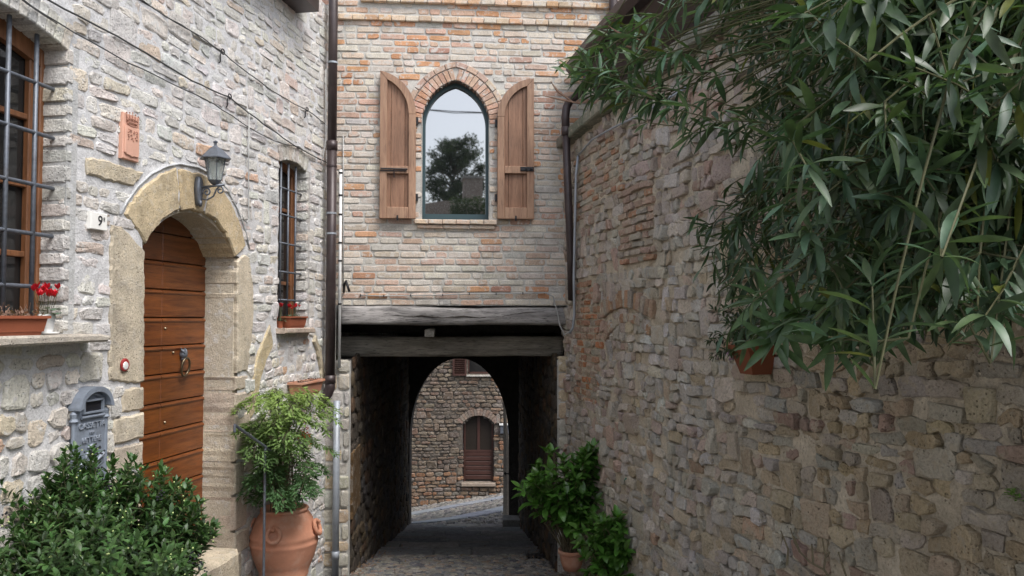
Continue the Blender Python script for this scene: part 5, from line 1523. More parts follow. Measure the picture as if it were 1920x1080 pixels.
mb = MB()      # post horn and envelope relief
hz = mt-.30
mb.tube([LW.at(mc+.045*math.cos(t), hz+.03*math.sin(t), .048) for t in [2*math.pi*i/18 for i in range(18)]], .006, 6, closed=True)
mb.tube([LW.at(mc-.09,hz-.035,.048), LW.at(mc-.03,hz-.03,.05), LW.at(mc+.05,hz-.028,.05), LW.at(mc+.10,hz-.0,.048)], [.012,.006,.006,.014], 6)
mb.tube([LW.at(mc-.03,hz+.05,.048), LW.at(mc,hz+.065,.05), LW.at(mc+.03,hz+.05,.048)], .007, 6)
mb.tube([LW.at(mc-.03,hz-.10,.048), LW.at(mc,hz-.06,.05), LW.at(mc+.035,hz-.10,.048)], .007, 6)
mb.build('horn_relief', M_['cast_hi'], mbx, smooth=True)

# ============================================================ POTS, FLOWERS
def trough(name, W, q0, q1, hb, ht, d0, d1, label, mat, taper=.02, cat='planter'):
    t_ = thing(name, W.at((q0+q1)/2, hb, (d0+d1)/2), label, cat)
    mb = MB()
    def ringp(z, e): return [W.at(q0-e+taper,z,d0-e*.5+taper*.6), W.at(q1+e-taper,z,d0-e*.5+taper*.6), W.at(q1+e-taper,z,d1+e-taper*.6), W.at(q0-e+taper,z,d1+e-taper*.6)]
    H = ht-hb
    levels = [(hb,0),(hb+H*.18,taper*.22),(hb+H*.19,taper*.45),(ht-H*.14,taper*1.0),(ht-H*.14,taper*1.5),(ht,taper*1.5)]
    v = []; 
    for z,e in levels: v += ringp(z,e)
    v += ringp(ht,taper*.9); v += ringp(ht-H*.15,taper*.9)
    f = [(0,1,2,3)]
    for k in range(len(levels)+1):
        for j in range(4): f.append((k*4+(j+1)%4, k*4+j, (k+1)*4+j, (k+1)*4+(j+1)%4))
    mb.add(v, [x[::-1] for x in f]); mb.build('pot_body', M_[mat], t_)
    mb = MB(); z = ht-H*.15; mb.grid(lambda a,b: W.at(q0+.01+(q1-q0-.02)*a, z+.012*fn3(a*9,b*5), d0+.01+(d1-d0-.02)*b), 14, 6); mb.build('soil', M_['soil'], t_)
    return t_
def leaf_proto(l=1.0, w=.3, n=4, fold=.25, curl=.25, tip=1.0, base=.25, bend=0.0, twist=0.0):
    """leaf along +x, up +z"""
    v = []; f = []
    for i in range(n+1):
        t = i/n; ww = w/2*(math.sin(math.pi*min(1,max(0,(t*(1-.02)+.01)))**tip)**.8) if 0 < i < n else w*.04
        x = l*(t-curl*.12*t*t); z = -curl*l*t*t*.5
        yb = bend*t*t*l; ct, st_ = math.cos(twist*t), math.sin(twist*t)
        for yy_,zz_ in ((-ww,ww*fold),(0,0),(ww,ww*fold)): v.append((x, yb+yy_*ct-zz_*st_, z+yy_*st_+zz_*ct))
    for i in range(n):
        a = i*3; f += [(a,a+3,a+4,a+1),(a+1,a+4,a+5,a+2)]
    return np.array(v, dtype=np.float64), f
def rot_to(dirv, up):
    x = Vector(dirv).normalized(); u = Vector(up); z = (u - x*u.dot(x))
    if z.length < 1e-4: z = x.orthogonal()
    z.normalize(); y = z.cross(x); m_ = Matrix((x,y,z)).transposed(); return m_
class Foliage:
    def __init__(s, protos): s.p = protos; s.items = []
    def leaf(s, pos, dirv, up, size, colr): s.items.append((random.randrange(len(s.p)), Vector(pos), rot_to(dirv, up), size, colr))
    def emit(s, parent, name, mat, limit=300, mass='leaves', minpx=9, hidden=None):
        """largest leaves as objects sharing mesh data, the rest joined"""
        ml = []
        ext = [float(np.linalg.norm(v.max(0)-v.min(0))) for v,_ in s.p]; wd = [float(v[:,1].max()-v[:,1].min()) for v,_ in s.p]
        def key(it):
            if not frame_px(it[1], 5): return -1
            if hidden and hidden(it[1]): return -1
            return it[3]*ext[it[0]]*FPX/project(it[1])[2]
        ks = [(key(it),i) for i,it in enumerate(s.items)]; ks.sort(reverse=True)
        big = [i for k,i in ks[:limit] if k > minpx]; bs = set(big)
        if big:
            for v,f in s.p:
                me = bpy.data.meshes.new(name); me.from_pydata(v.tolist(), [], f)
                a = me.color_attributes.new('Col','FLOAT_COLOR','POINT'); a.data.foreach_set('color',[1.0]*(4*len(v)))
                me.polygons.foreach_set('use_smooth',[True]*len(f)); me.materials.append(mat); ml.append(me)
            pw_ = wloc(parent)
            for i in big:
                k,p,m_,sz,c = s.items[i]
                o = bpy.data.objects.new(name, ml[k]); o.parent = parent; o.color = (*c,1)
                o.location = p-pw_; o.rotation_euler = m_.to_euler(); o.scale = (sz,sz,sz); col.objects.link(o)
        V = []; F = []; C = []; n = 0
        for i,(k,p,m_,sz,c) in enumerate(s.items):
            if i in bs: continue
            v,f = s.p[k]; R_ = np.array(m_); V.append(v@R_.T*sz+np.array(p)); 
            F.extend([tuple(a+n for a in q) for q in f]); n += len(v); C.append(np.tile(np.array((*c,1.0)), (len(v),1)))
        if V:
            V = np.concatenate(V); C = np.concatenate(C); ctr = V.mean(0)
            me = bpy.data.meshes.new(name+'_mass'); me.from_pydata((V-ctr).tolist(), [], F)
            a = me.color_attributes.new('Col','FLOAT_COLOR','POINT'); a.data.foreach_set('color', C.astype(np.float32).ravel())
            me.polygons.foreach_set('use_smooth',[True]*len(F)); me.materials.append(mat)
            o = bpy.data.objects.new(mass, me); place(o, parent, Vector(ctr)); o['kind'] = 'stuff'
def rdir(zmin=-1, zmax=1):
    while True:
        v = Vector((rnd(-1,1),rnd(-1,1),rnd(-1,1)))
        if .1 < v.length < 1 and zmin <= v.normalized().z <= zmax: return v.normalized()
def cyclamen(t_, c, r, h, nleaf, nfl, leafr=.035, fl=.032):
    fo = Foliage([leaf_proto(1,.95,3,.1,.4,.7)]); 
    for i in range(nleaf):
        a = rnd(0,6.28); d = Vector((math.cos(a),math.sin(a),rnd(-.1,.5))); p = Vector(c)+Vector((math.cos(a)*r*rnd(.2,.8), math.sin(a)*r*rnd(.2,.8), rnd(.0,h*.3)))
        fo.leaf(p, d, (0,0,1), leafr*rnd(.7,1.3), pick([(1,(1,1,1)),(1,(1.3,1.4,1.4)),(1,(.7,.7,.6))]))
    fo.emit(t_, 'leaf', M_['green_small'], 60, minpx=5)
    pe = Foliage([leaf_proto(1,.6,3,.3,-.3,.8)]); sm = MB()
    for i in range(nfl):
        a = rnd(0,6.28); rr = r*rnd(0,.95); p = Vector(c)+Vector((math.cos(a)*rr, math.sin(a)*rr, h*rnd(.7,1.05)))
        sm.tube([Vector(c)+Vector((rr*.3*math.cos(a),rr*.3*math.sin(a),0)), Vector(c)+Vector((rr*.8*math.cos(a),rr*.8*math.sin(a),h*.5)), p], .0018, 4)
        for k in range(5):
            b_ = a+k*1.26; pe.leaf(p, (math.cos(b_)*.7,math.sin(b_)*.7,rnd(.5,1)), (0,0,1), fl*rnd(.8,1.2), (1,1,1))
    sm.build('flower_stem', M_['stem_green'], t_); pe.emit(t_, 'petal', M_['red'], 120, minpx=5)
# long trough on the big sill
q1 = LW.px(77,600,.10)[0]; q0 = q1-.48
tr = trough('terracotta_trough', LW, q0, q1, BWB+.001, LW.px(40,592,.12)[1], -.02, .13, 'long terracotta trough of dried plants on the large window sill', 'plastic_terracotta', .022)
fo = Foliage([leaf_proto(1,.7,3,.3,.6), leaf_proto(1,.5,3,.4,1.0)]); tw = MB()
for i in range(230):
    p = LW.at(rnd(q0+.02,q1-.0), LW.px(40,592,.12)[1]-.01+abs(random.gauss(0,.022)), rnd(-.02,.14)); fo.leaf(p, rdir(), rdir(), rnd(.012,.026), pick([(1,(1,1,1)),(1,(1.5,1.4,1.3)),(1,(.5,.45,.4))]))
for i in range(22):
    p = LW.at(rnd(q0+.02,q1-.02), LW.px(40,592,.12)[1]-.03, rnd(.0,.12)); tw.tube([p, p+Vector((rnd(-.04,.04),rnd(-.04,.04),rnd(.04,.10)))], .002, 4)
tw.build('dry_twig', M_['dry'], tr); fo.emit(tr, 'dry_leaf', M_['dry'], 80, minpx=5)
wp = thing('white_flower_pot', LW.at(LW.px(88,625,.06)[0], BWB, .06), 'white pot of bright red cyclamen on the large window sill', 'flower pot')
pcn = LW.at(LW.px(87,620,.07)[0], BWB+.004, .07)
mb = MB(); mb.lathe(pcn, [(.055,.0),(.062,.008),(.058,.012),(.030,.012),(.034,.03),(.044,.105),(.040,.105),(.036,.09),(.0,.09)], 20); mb.build('pot_body', M_['white'], wp, smooth=True)
cyclamen(wp, pcn+Vector((0,0,.10)), .075, .13, 26, 15, .04, .034)
# small pot in the narrow window
q0, q1 = LW.px(537,600,.04)[0], LW.px(569,600,.04)[0]
t2 = trough('terracotta_window_pot', LW, q0+.01, q1-.01, SWB+.001, LW.px(553,593,.05)[1], -.05, .07, 'terracotta pot of red flowers on the narrow window sill', 'plastic_terracotta', .018)
cyclamen(t2, LW.at((q0+q1)/2, LW.px(553,595,.05)[1], .01), .09, .10, 18, 9, .03, .026)
t3 = thing('window_flower', LW.at(LW.px(529,600,.0)[0], SWB, .0), 'second red cyclamen squeezed at the left end of the narrow sill', 'flower')
mb = MB(); pcn = LW.at(LW.px(529,606,.02)[0], SWB+.002, .0); mb.lathe(pcn, [(.025,0),(.034,.06),(.030,.06),(.0,.05)], 12); mb.build('pot_body', M_['plastic_terracotta'], t3)
cyclamen(t3, pcn+Vector((0,0,.055)), .05, .14, 14, 5, .035, .028)
# wall planter behind the nandina
q0, q1 = LW.px(543,725,.05)[0], LW.px(589,725,.05)[0]
t4 = trough('wall_planter', LW, q0+.03, q1-.03, LW.px(566,742,.06)[1], LW.px(566,714,.06)[1], .025, .14, 'orange terracotta planter hung on the wall behind the feathery shrub', 'terracotta', .03)
fo = Foliage([leaf_proto(1,.5,3,.4,.8)])
for i in range(60): fo.leaf(LW.at(rnd(q0+.03,q1-.02), LW.px(566,716,.06)[1]+rnd(-.01,.02), rnd(.03,.13)), rdir(), rdir(), rnd(.012,.03), (.35,.3,.28))
fo.emit(t4, 'dry_leaf', M_['dry'], 40, minpx=5)

# big terracotta jar and nandina
JY = 6.55
jb = P(532,1086,JY); jx = jb.x; jz0 = jb.z; jz1 = P(532,951,JY).z; JR = 62/ (FPX/JY); JH = jz1-jz0
jar = thing('terracotta_jar', Vector((jx,JY,jz0)), 'large round terracotta jar with ring handles and a feathery green shrub', 'plant jar')
prof = [(.0,0),(.62,0),(.66,.03),(.70,.06),(.72,.09),(.70,.11),(.80,.22),(.90,.34),(.965,.46),(.985,.50),(1.0,.515),(1.0,.535),(.985,.55),(.97,.57),(.985,.60),(1.0,.625),(.985,.645),(.965,.66),(.90,.76),(.80,.87),(.70,.935),(.665,.945),(.665,.955),(.70,.965),(.71,.985),(.69,1.0),(.62,1.0),(.60,.95)]
mb = MB(); mb.lathe((jx,JY,jz0), [(r*JR, z*JH) for r,z in prof], 48); mb.build('jar_body', M_['terracotta'], jar, smooth=True)
mb = MB(); mb.lathe((jx,JY,jz0+JH*.94), [(.0,0.01),(.61*JR,.0)], 24); mb.build('soil', M_['soil'], jar)
for k in range(4):
    a = R(-92)+k*R(90); rc_ = JR*1.0; rad = Vector((math.cos(a),math.sin(a),0)); tn = Vector((-math.sin(a),math.cos(a),0))
    c0 = Vector((jx,JY,jz0+JH*.73))+rad*(JR*.93+.018)
    mb = MB(); mb.tube([c0+tn*.052*math.cos(t)+Vector((0,0,.052*math.sin(t)))-rad*(.02*math.sin(t)) for t in [2*math.pi*i/24 for i in range(24)]], .017, 10, closed=True)
    mb.tube([c0+Vector((0,0,.035))-rad*.035, c0+Vector((0,0,.06))-rad*.005, c0+Vector((0,0,.035))+rad*.022], .014, 8); mb.build('ring_handle', M_['terracotta'], jar, smooth=True)
nan = thing('nandina_shrub', Vector((jx,JY,jz1-.02)), 'feathery pale green shrub growing out of the terracotta jar', 'shrub')
sm = MB(); fo = Foliage([leaf_proto(1,.30,3,.25,.3,1.2), leaf_proto(1,.34,3,.2,-.15,1.2), leaf_proto(1,.28,3,.3,.6,1.2)])
base = Vector((jx,JY,jz1-.04))
def nand_spray(tip0, colr, size=.052):
    out_ = Vector((tip0.x-base.x, (tip0.y-base.y), 0)); 
    if out_.length < .05: out_ = Vector((rnd(-1,1),rnd(-1,1),0))
    out_.normalize(); a0 = rnd(-1.3,1.3)
    out_ = Matrix.Rotation(a0,3,'Z') @ out_
    L_ = rnd(.13,.24); main = [tip0 + out_*L_*t + Vector((0,0,.05*t-.12*t*t)) for t in (0,.35,.7,1)]
    sm.tube(main, .0016, 3, caps=False)
    for t in (.25,.45,.65,.85,1.0):
        p = tip0+out_*L_*t+Vector((0,0,.05*t-.12*t*t))
        for sd_ in (-1,1):
            side = Matrix.Rotation(sd_*rnd(.7,1.1),3,'Z') @ out_; sl = L_*.38*(1.15-t*.6)
            for k,u in enumerate((.35,.7,1.0)):
                pp = p+side*sl*u+Vector((0,0,-.03*u*u))
                for s2 in ((-1,1) if u < 1 else (-1,0,1)):
                    dd = Matrix.Rotation(s2*rnd(.5,.9),3,'Z') @ side; dd.z = rnd(-.5,.15)
                    fo.leaf(pp, dd, (rnd(-.4,.4),rnd(-.4,.4),1), size*rnd(.7,1.25), colr())
                    
for i in range(135):
    py = 722+196*(random.random()**1.0); hw = 82 if py < 860 else 78-(py-860)*.30
    px = 524+(random.random()+random.random()-1)*hw*.86; Yt = JY+rnd(-.42,.28)
    tip = P(px,py,Yt)
    if (tip.x-lx(tip.y)) < .06: tip.x = lx(tip.y)+.06+rnd(0,.1)
    st_ = base+Vector((rnd(-.1,.1),rnd(-.1,.1),0)); mid_ = (st_+tip)/2+Vector((rnd(-.05,.05),rnd(-.05,.05),.08))
    if i % 3 == 0: sm.tube([st_, mid_, tip], [.005,.004,.0025], 5, caps=False)
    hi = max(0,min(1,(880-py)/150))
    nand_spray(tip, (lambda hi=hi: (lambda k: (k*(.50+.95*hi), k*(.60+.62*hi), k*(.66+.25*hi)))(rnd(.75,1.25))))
sm.build('stem', M_['stem'], nan); 
for i in range(16):
    p = P(rnd(550,580), rnd(790,840), JY-.3)
    for k in range(3): fo.leaf(p+rdir()*.01, rdir(), rdir(), .03, (4.5,.35,.35))
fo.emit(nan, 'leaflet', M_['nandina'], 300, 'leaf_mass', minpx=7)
# railing in front of the jar
rl = thing('iron_handrail', P(498,1082,6.0), 'thin grey iron handrail post in front of the terracotta jar', 'handrail')
mb = MB(); b0 = P(497,840,6.0); b0_ = Vector((b0.x,6.0,hg(b0.x,6.0)+.05)); mb.tube([Vector((b0.x,b0.y,b0.z)), b0_], .0105, 8); mb.build('post', M_['iron'], rl)
e1 = P(440,797,5.62); e2 = P(509,846,6.08); mb = MB(); mb.tube([e1, b0+Vector((0,0,.01)), e2], .011, 8); mb.tube([e1, e1+Vector((0,0,-.05))], .010, 8); mb.build('rail', M_['iron'], rl)
# ============================================================ SHRUBS AND OLEANDER
def bushy(t_, base, tips, fo, sm, leafsize, spacing, colr, start=.35, ang=.9, per=2, droop=.0, sr=.004, flat=.3, tipn=5, ok=None):
    for tip in tips:
        st_ = base+Vector((rnd(-.08,.08),rnd(-.08,.08),0)); d = tip-st_
        ctl = st_+d*.5+Vector((rnd(-.1,.1)*d.length, rnd(-.1,.1)*d.length, .12*d.length))
        n = max(4,int(d.length/.06)); pts = []
        for k in range(n+1):
            t = k/n; pts.append(st_*(1-t)**2+ctl*2*t*(1-t)+tip*t*t)
        if sm is not None: sm.tube(pts, [sr*(1-.6*k/n) for k in range(n+1)], 4, caps=False)
        L_ = sum((b-a).length for a,b in zip(pts,pts[1:])); k_ = int(L_*(1-start)/spacing); ph = rnd(0,6.28)
        for k in range(k_+1):
            t = start+(1-start)*k/max(1,k_); i = min(n-1,int(t*n)); p = pts[i]+(pts[i+1]-pts[i])*(t*n-i); ax = (pts[i+1]-pts[i]).normalized()
            ph += 2.0
            m_ = per if k < k_ else tipn
            u = ax.orthogonal().normalized(); w_ = ax.cross(u)
            for j in range(m_):
                th = ph+2*math.pi*j/m_; rad = u*math.cos(th)+w_*math.sin(th)
                aa = ang*rnd(.75,1.25)*(.6 if k == k_ else 1)
                dd = ax*math.cos(aa)+rad*math.sin(aa); dd.z -= droop*rnd(.5,1.3)
                if ok and not ok(p, dd): continue
                fo.leaf(p, dd, ax*.6+Vector((0,0,1))*1.0+rad*-.2, leafsize*rnd(.72,1.2)*(1 if k < k_-1 else .85), colr(p))
# evergreen bush, lower left
SY = 4.0
sb = P(150,1180,SY); sb.z = hg(sb.x,SY)
sh1 = thing('evergreen_bush', sb, 'large glossy dark green bush in front of the letterbox and door', 'bush')
M_['sarco_stem'] = M_['stem_green']
fo = Foliage([leaf_proto(1,.40,4,.3,.25,1.0), leaf_proto(1,.44,4,.35,.5,1.0), leaf_proto(1,.36,4,.25,-.1,1.1)]); sm = MB()
outl = [(-60,900),(0,905),(30,925),(60,915),(85,885),(110,868),(128,830),(150,845),(178,838),(200,850),(215,862),(245,862),(262,880),(290,885),(318,880),(345,905),(372,930),(388,960),(398,985),(380,1010),(372,1040),(360,1090)]
def top_at(x):
    for (a,b),(c,d) in zip(outl,outl[1:]):
        if a <= x <= c: return b+(d-b)*(x-a)/(c-a+1e-6)
    return 1100
tips = []
while len(tips) < 560:
    x = rnd(-60,392); y = rnd(822,1110)
    tp = top_at(x)
    if y < tp+20: continue
    if random.random() > (1.0 if y < tp+90 else .75): continue
    fr = min(1,(y-tp)/150); Y = SY+.30-fr*rnd(.2,.95)+rnd(-.1,.1)
    p = P(x,y,Y)
    if p.x-lx(p.y) < .16: p.x = lx(p.y)+.16
    tips.append(p)
for (x,y) in ((128,828),(140,838),(178,834),(246,858),(262,874),(300,872),(306,868),(345,900),(372,925),(396,980),(30,918),(8,900),(86,880),(352,905),(402,988),(215,858),(112,862),(330,895),(60,908)):
    for k in range(3): tips.append(P(x+rnd(-6,6), y+rnd(0,22)+4, SY+rnd(-.05,.2)))
base_ = Vector((sb.x,SY,hg(sb.x,SY)+.05))
def cS(p):
    z = (p.z+1.4)/.7; k = rnd(.7,1.35); return (k*(.75+.25*rnd(0,1)), k*(.85+.15*z), k*.85)
for tp_ in tips:
    bb = Vector((tp_.x*.62+sb.x*.38, tp_.y*.6+SY*.4, max(hg(0,SY)+.1, tp_.z-rnd(.25,.5)))); bushy(sh1, bb, [tp_], fo, sm, .056, .030, cS, start=.25, ang=.95, per=2, droop=.05, sr=.003, tipn=4)
sm.build('stem', M_['stem_green'], sh1)
# tiny cream flower buds
bd = MB()
for tp_ in tips[::3]:
    for k in range(2):
        p = tp_+rdir()*.03; bd.lathe(p, [(.0,-.005),(.005,.0),(.0,.006)], 5)
M_['bud'] = plain('cream_bud', (.38,.46,.18), .6); bd.build('flower_buds', M_['bud'], sh1, kind='stuff')
bd = MB()
for (px,py) in ((180,835),(190,845),(165,850),(186,882),(200,915),(12,965),(306,925),(300,932),(362,1050),(375,1060),(380,1068),(365,1040)):
    for k in range(5): 
        p = P(px+rnd(-8,8),py+rnd(-6,6),SY-.25); bd.lathe(p, [(.0,-.006),(.006,.0),(.0,.006)], 6)
bd.build('dark_berries', M_['black'], sh1, kind='stuff')
fo.emit(sh1, 'leaf', M_['sarco'], 300, 'leaf_mass', minpx=9)

# glossy shrubs by the passage on the right
def camellia(name, label, cpx, potpx, ptop, pbot, prad, Y, region, ntips, leafsize, seedv):
    random.seed(seedv)
    zb = P(potpx,pbot,Y); zb.z = max(zb.z, hg(zb.x,Y)); zt_ = P(potpx,ptop,Y).z
    t_ = thing(name, zb, label, 'shrub'); r = prad*Y/FPX; H = zt_-zb.z
    pot = thing('plant_pot', zb, 'round terracotta pot under the '+('taller' if seedv == 11 else 'lower')+' glossy shrub by the passage', 'plant pot')
    mb = MB(); mb.lathe(zb, [(.0,0),(r*.62,0),(r*.8,H*.3),(r*.95,H*.75),(r*.97,H*.8),(r*1.05,H*.82),(r*1.05,H),(r*.92,H),(r*.9,H*.85),(.0,H*.84)], 28); mb.build('pot_body', M_['terracotta'], pot, smooth=True)
    fo = Foliage([leaf_proto(1,.46,4,.3,.35,.95), leaf_proto(1,.50,4,.25,.6,.95), leaf_proto(1,.44,4,.35,.1,.95)]); sm = MB()
    tips = []
    while len(tips) < ntips:
        x = rnd(min(p[0] for p in region), max(p[0] for p in region)); y = rnd(min(p[1] for p in region), max(p[1] for p in region))
        if not inpoly(x,y,region): continue
        p = P(x,y,Y+rnd(-.38,.30))
        wx = .60+.173*(8-p.y)+.0165*(8-p.y)**2
        if p.x > wx-.05: p.x = wx-.05-rnd(0,.06)
        tips.append(p)
    def cc(p): k = rnd(.65,1.5); return (k,k*rnd(.9,1.1),k*.8)
    b0 = zb+Vector((0,0,H*.85))
    bushy(t_, b0, tips, fo, sm, leafsize, .042, cc, start=.55, ang=1.0, per=1, droop=.25, sr=.006, tipn=5)
    sm.build('branch', M_['stem'], t_); fo.emit(t_, 'leaf', M_['camellia'], 300, 'leaf_mass', minpx=8)
camellia('glossy_shrub', 'tall glossy leaved shrub in a pot right of the passage mouth', 1060, 1072, 1030, 1068, 24, 7.3,
    [(975,915),(1000,890),(1030,838),(1062,860),(1105,838),(1130,850),(1135,900),(1150,940),(1130,965),(1060,985),(1000,950)], 125, .125, 11)
camellia('low_glossy_shrub', 'low dark glossy shrub at the foot of the rubble wall', 1150, 1150, 1075, 1105, 32, 6.6,
    [(1085,990),(1120,975),(1160,985),(1195,965),(1216,985),(1236,1020),(1236,1080),(1090,1085),(1092,1040)], 110, .115, 12)
random.seed(21)
# plant tie
tie = thing('green_plant_tie', RW.at(*g_(1165,905),.04), 'green plastic tie strung from the shrub to the rubble wall', 'plant tie')
mb = MB(); mb.tube([RW.at(*g_(1174,897,.03),.03), P(1160,915,6.7), P(1150,930,6.8)], .006, 5); M_['tie'] = plain('tie_green', (.02,.22,.16), .5); mb.build('tie_strip', M_['tie'], tie)
# loose stones by the pots
for i,(px,py,r) in enumerate(((1100,1068,.10),(1075,1085,.13))):
    Y = 7.0-.3*i; c = P(px,py,Y); c.z = hg(c.x,Y)+r*.45; mb = MB()
    prof = [(r*math.cos(a)*rnd(.92,1.05), r*.6*math.sin(a)) for a in [R(x) for x in range(-90,91,22)]]; prof[0] = (0,prof[0][1]); prof[-1] = (0,prof[-1][1])
    mb.lathe(c, prof, 12, c=(.36,.32,.25), sx=1.2); o = mb.build('loose_stone', M_['right_stone'], None, smooth=True)
    tag(o, ('pale rounded field stone lying beside the taller potted shrub','darker rounded stone at the bottom edge below the taller shrub')[i], 'stone')
# drain grate in the cobbles
gr = thing('floor_grate', G(P(1012,1036,9.5).x, 9.55, .01), 'dark iron drain grate in the cobbles near the shrub', 'drain grate')
gx, gy = P(1012,1036,9.5).x, 9.55
Gf = lambda a,b,d: G(a,b,d)
mb = MB(); mb.box(Gf, gx-.15, gx+.15, gy-.2, gy+.2, -.01, .012); mb.build('grate_bed', M_['black'], gr)
for k in range(7):
    mb = MB(); x = gx-.13+k*.043; mb.box(Gf, x-.008, x+.008, gy-.2, gy+.2, .012, .024); mb.build('grate_bar', M_['dark_iron'], gr)
# bare twigs at the foot of the wall
tw = thing('bare_twigs', P(1560,1100,3.3), 'bare brown twigs standing at the bottom right before the wall', 'twig plant')
mb = MB()
for pts_ in ([(1560,1090),(1545,1068),(1520,1055),(1500,1035),(1490,1018),(1482,990)],[(1500,1035),(1488,1005)],[(1545,1068),(1548,1045),(1542,1010)],[(1548,1045),(1556,1035)],[(1590,1090),(1580,1060),(1572,1035)],[(1476,1060),(1478,1030),(1464,995)],[(1525,1058),(1522,1020)]):
    mb.tube([P(x,y,3.1) for x,y in pts_], [.005-.0035*k/len(pts_) for k in range(len(pts_))], 5)
mb.build('twig', M_['stem'], tw)

# hanging pot on the rubble wall
hp = thing('hanging_wall_pot', RW.at(*g_(1405,700,.1),.1), 'square brown terracotta pot with trailing plant hung on the rubble wall', 'flower pot')
q0, q1 = g_(1374,650,.17)[0], g_(1413,650,.17)[0]; hb_, ht_ = g_(1405,703,.17)[1], g_(1405,648,.17)[1]
qc = (q0+q1)/2; hw = (q1-q0)/2
mb = MB(); v = []
lv = [(hb_,.60,.035,.15),(ht_-.03,.90,.02,.19),(ht_-.03,.96,.015,.20),(ht_,.98,.015,.205),(ht_,.88,.03,.19),(ht_-.03,.86,.03,.185)]
for z,k,d0,d1 in lv: v += [RW.at(qc-hw*k,z,d0), RW.at(qc+hw*k,z,d0), RW.at(qc+hw*k,z,d1), RW.at(qc-hw*k,z,d1)]
f = [(0,1,2,3)]
for k in range(len(lv)-1):
    for j in range(4): f.append((k*4+j, k*4+(j+1)%4, (k+1)*4+(j+1)%4, (k+1)*4+j)[::-1])
f.append(tuple(range((len(lv)-1)*4, len(lv)*4))); mb.add(v,f); mb.build('pot_body', M_['shade_pot'], hp)
hpl = thing('trailing_plant', RW.at(qc,ht_,.1), 'thin trailing plant with small lilac flowers in the hanging wall pot', 'plant')
fo = Foliage([leaf_proto(1,.30,4,.3,.5)]); sm = MB(); tips = []
for i in range(46): tips.append(RW.at(qc+rnd(-.26,.10), ht_+rnd(-.08,.22), rnd(.06,.26)))
bushy(hpl, RW.at(qc,ht_-.02,.1), tips, fo, sm, .05, .02, lambda p: pick([(2,(.9,.9,.9)),(1,(1.8,1.6,1.8)),(1,(.5,.5,.5))]), start=.2, ang=.9, per=2, droop=.3, sr=.002)
sm.build('stem', M_['stem'], hpl); fo.emit(hpl, 'leaf', M_['oleander'], 120, 'leaf_mass', minpx=6)
fo = Foliage([leaf_proto(1,.7,3,.2,.3)]); M_['lilac'] = leaf_mat('lilac_petal', (.42,.28,.48), .6, .3)
for px,py in ((1368,665),(1372,672),(1395,650),(1400,645),(1345,668),(1364,660)):
    p = RW.at(*g_(px,py,.16),.16)
    for k in range(4): fo.leaf(p, rdir(), rdir(), .022, (1,1,1))
fo.emit(hpl, 'petal', M_['lilac'], 40, minpx=3)

# the oleander
random.seed(44)
ol_root = Vector((1.62,1.25,hg(1.6,1.25)))
ol = thing('oleander', ol_root, 'large oleander with long narrow leaves hanging over the rubble wall', 'shrub')
fo = Foliage([leaf_proto(1,.165,6,.28,.3,1.0), leaf_proto(1,.185,6,.3,.6,1.0), leaf_proto(1,.15,6,.25,.05,1.05), leaf_proto(1,.175,6,.2,.95,1.0), leaf_proto(1,.16,6,.3,.5,1.0,bend=.12,twist=.7), leaf_proto(1,.18,6,.3,.2,1.0,bend=-.14,twist=-.9), leaf_proto(.8,.14,6,.5,1.3,1.1,bend=.08,twist=1.4)]); sm = MB()
def wally(px,py):
    q = RW.px(px,540); return RW.at(q[0],0).y if q else 6
def wall_x(y): return .60+.173*(8-y)+.0165*max(0,8-y)**2
def okleaf(p, dd):
    e = p+dd.normalized()*.12
    for s_ in (p,e):
        if s_.z < 1.82 and s_.x > wall_x(s_.y)-.06: return False
    return True
A = [(1215,0),(1260,60),(1300,110),(1370,170),(1400,230),(1430,290),(1370,340),(1320,395),(1318,440),(1360,520),(1400,590),(1500,610),(1560,640),(1700,600),(1800,610),(1920,590),(1920,-60),(1215,-60)]
tips = []
n = 0
while n < 200:
    x = rnd(1180,1990); y = rnd(-80,640)
    if not inpoly(min(x,1915),max(y,0),A): continue
    if x < 1330 and random.random() < .72: continue
    Yw = wally(min(x,1900),y)
    if y < 300 and x < 1500: Y = rnd(2.9,min(4.4,Yw-.25))
    elif x > 1500: Y = rnd(2.0, max(2.3,Yw-.2)) if random.random() < .75 else rnd(1.7,2.1)
    else: Y = rnd(3.2, Yw-.15)
    tips.append((x,y,Y,0)); n += 1
for x,y,Y in ((1058,122,3.5),(1060,140,3.5),(1066,112,3.6),(1085,150,3.5),(1092,128,3.6),(1110,110,3.7),(1120,140,3.6),(1108,90,3.8),(1128,48,3.8),(1138,70,3.8),(1155,110,3.6),(1145,165,3.5),(1178,195,3.4),(1160,185,3.4),(1172,60,3.8),(1205,45,3.6),(1062,118,3.7),(1075,135,3.6),(1098,150,3.5),(1130,60,3.8),(1150,90,3.8),(1118,178,3.5),(1165,140,3.4),(1185,165,3.3),(1210,110,3.3),(1195,70,3.4),(1235,190,3.2),(1215,230,3.3),(1262,205,3.1),(1300,250,3.2),(1190,120,3.6),(1170,30,3.7),(1230,30,3.4),(1290,200,3.1),(1340,230,3.0),(1380,250,2.9),(1245,150,3.3),(1250,100,3.2),(1300,140,3.1),
                (1280,440,4.2),(1262,455,4.2),(1300,470,4.1),(1330,420,4.0),(1310,400,4.0),(1345,550,3.6),(1355,630,3.5),(1380,600,3.4),(1320,500,3.9),
                (1580,575,2.4),(1735,470,2.35),(1745,455,2.3),(1800,170,2.2),(1640,520,2.5),(1500,590,2.6),(1470,610,2.9),(1560,640,2.5),(1880,590,2.2),(1700,560,2.4),(1850,250,2.0),(1620,610,2.6),(1660,615,2.5),(1430,560,3.0),(1450,640,2.9),(1400,640,3.1)):
    tips.append((x,y,Y,1))
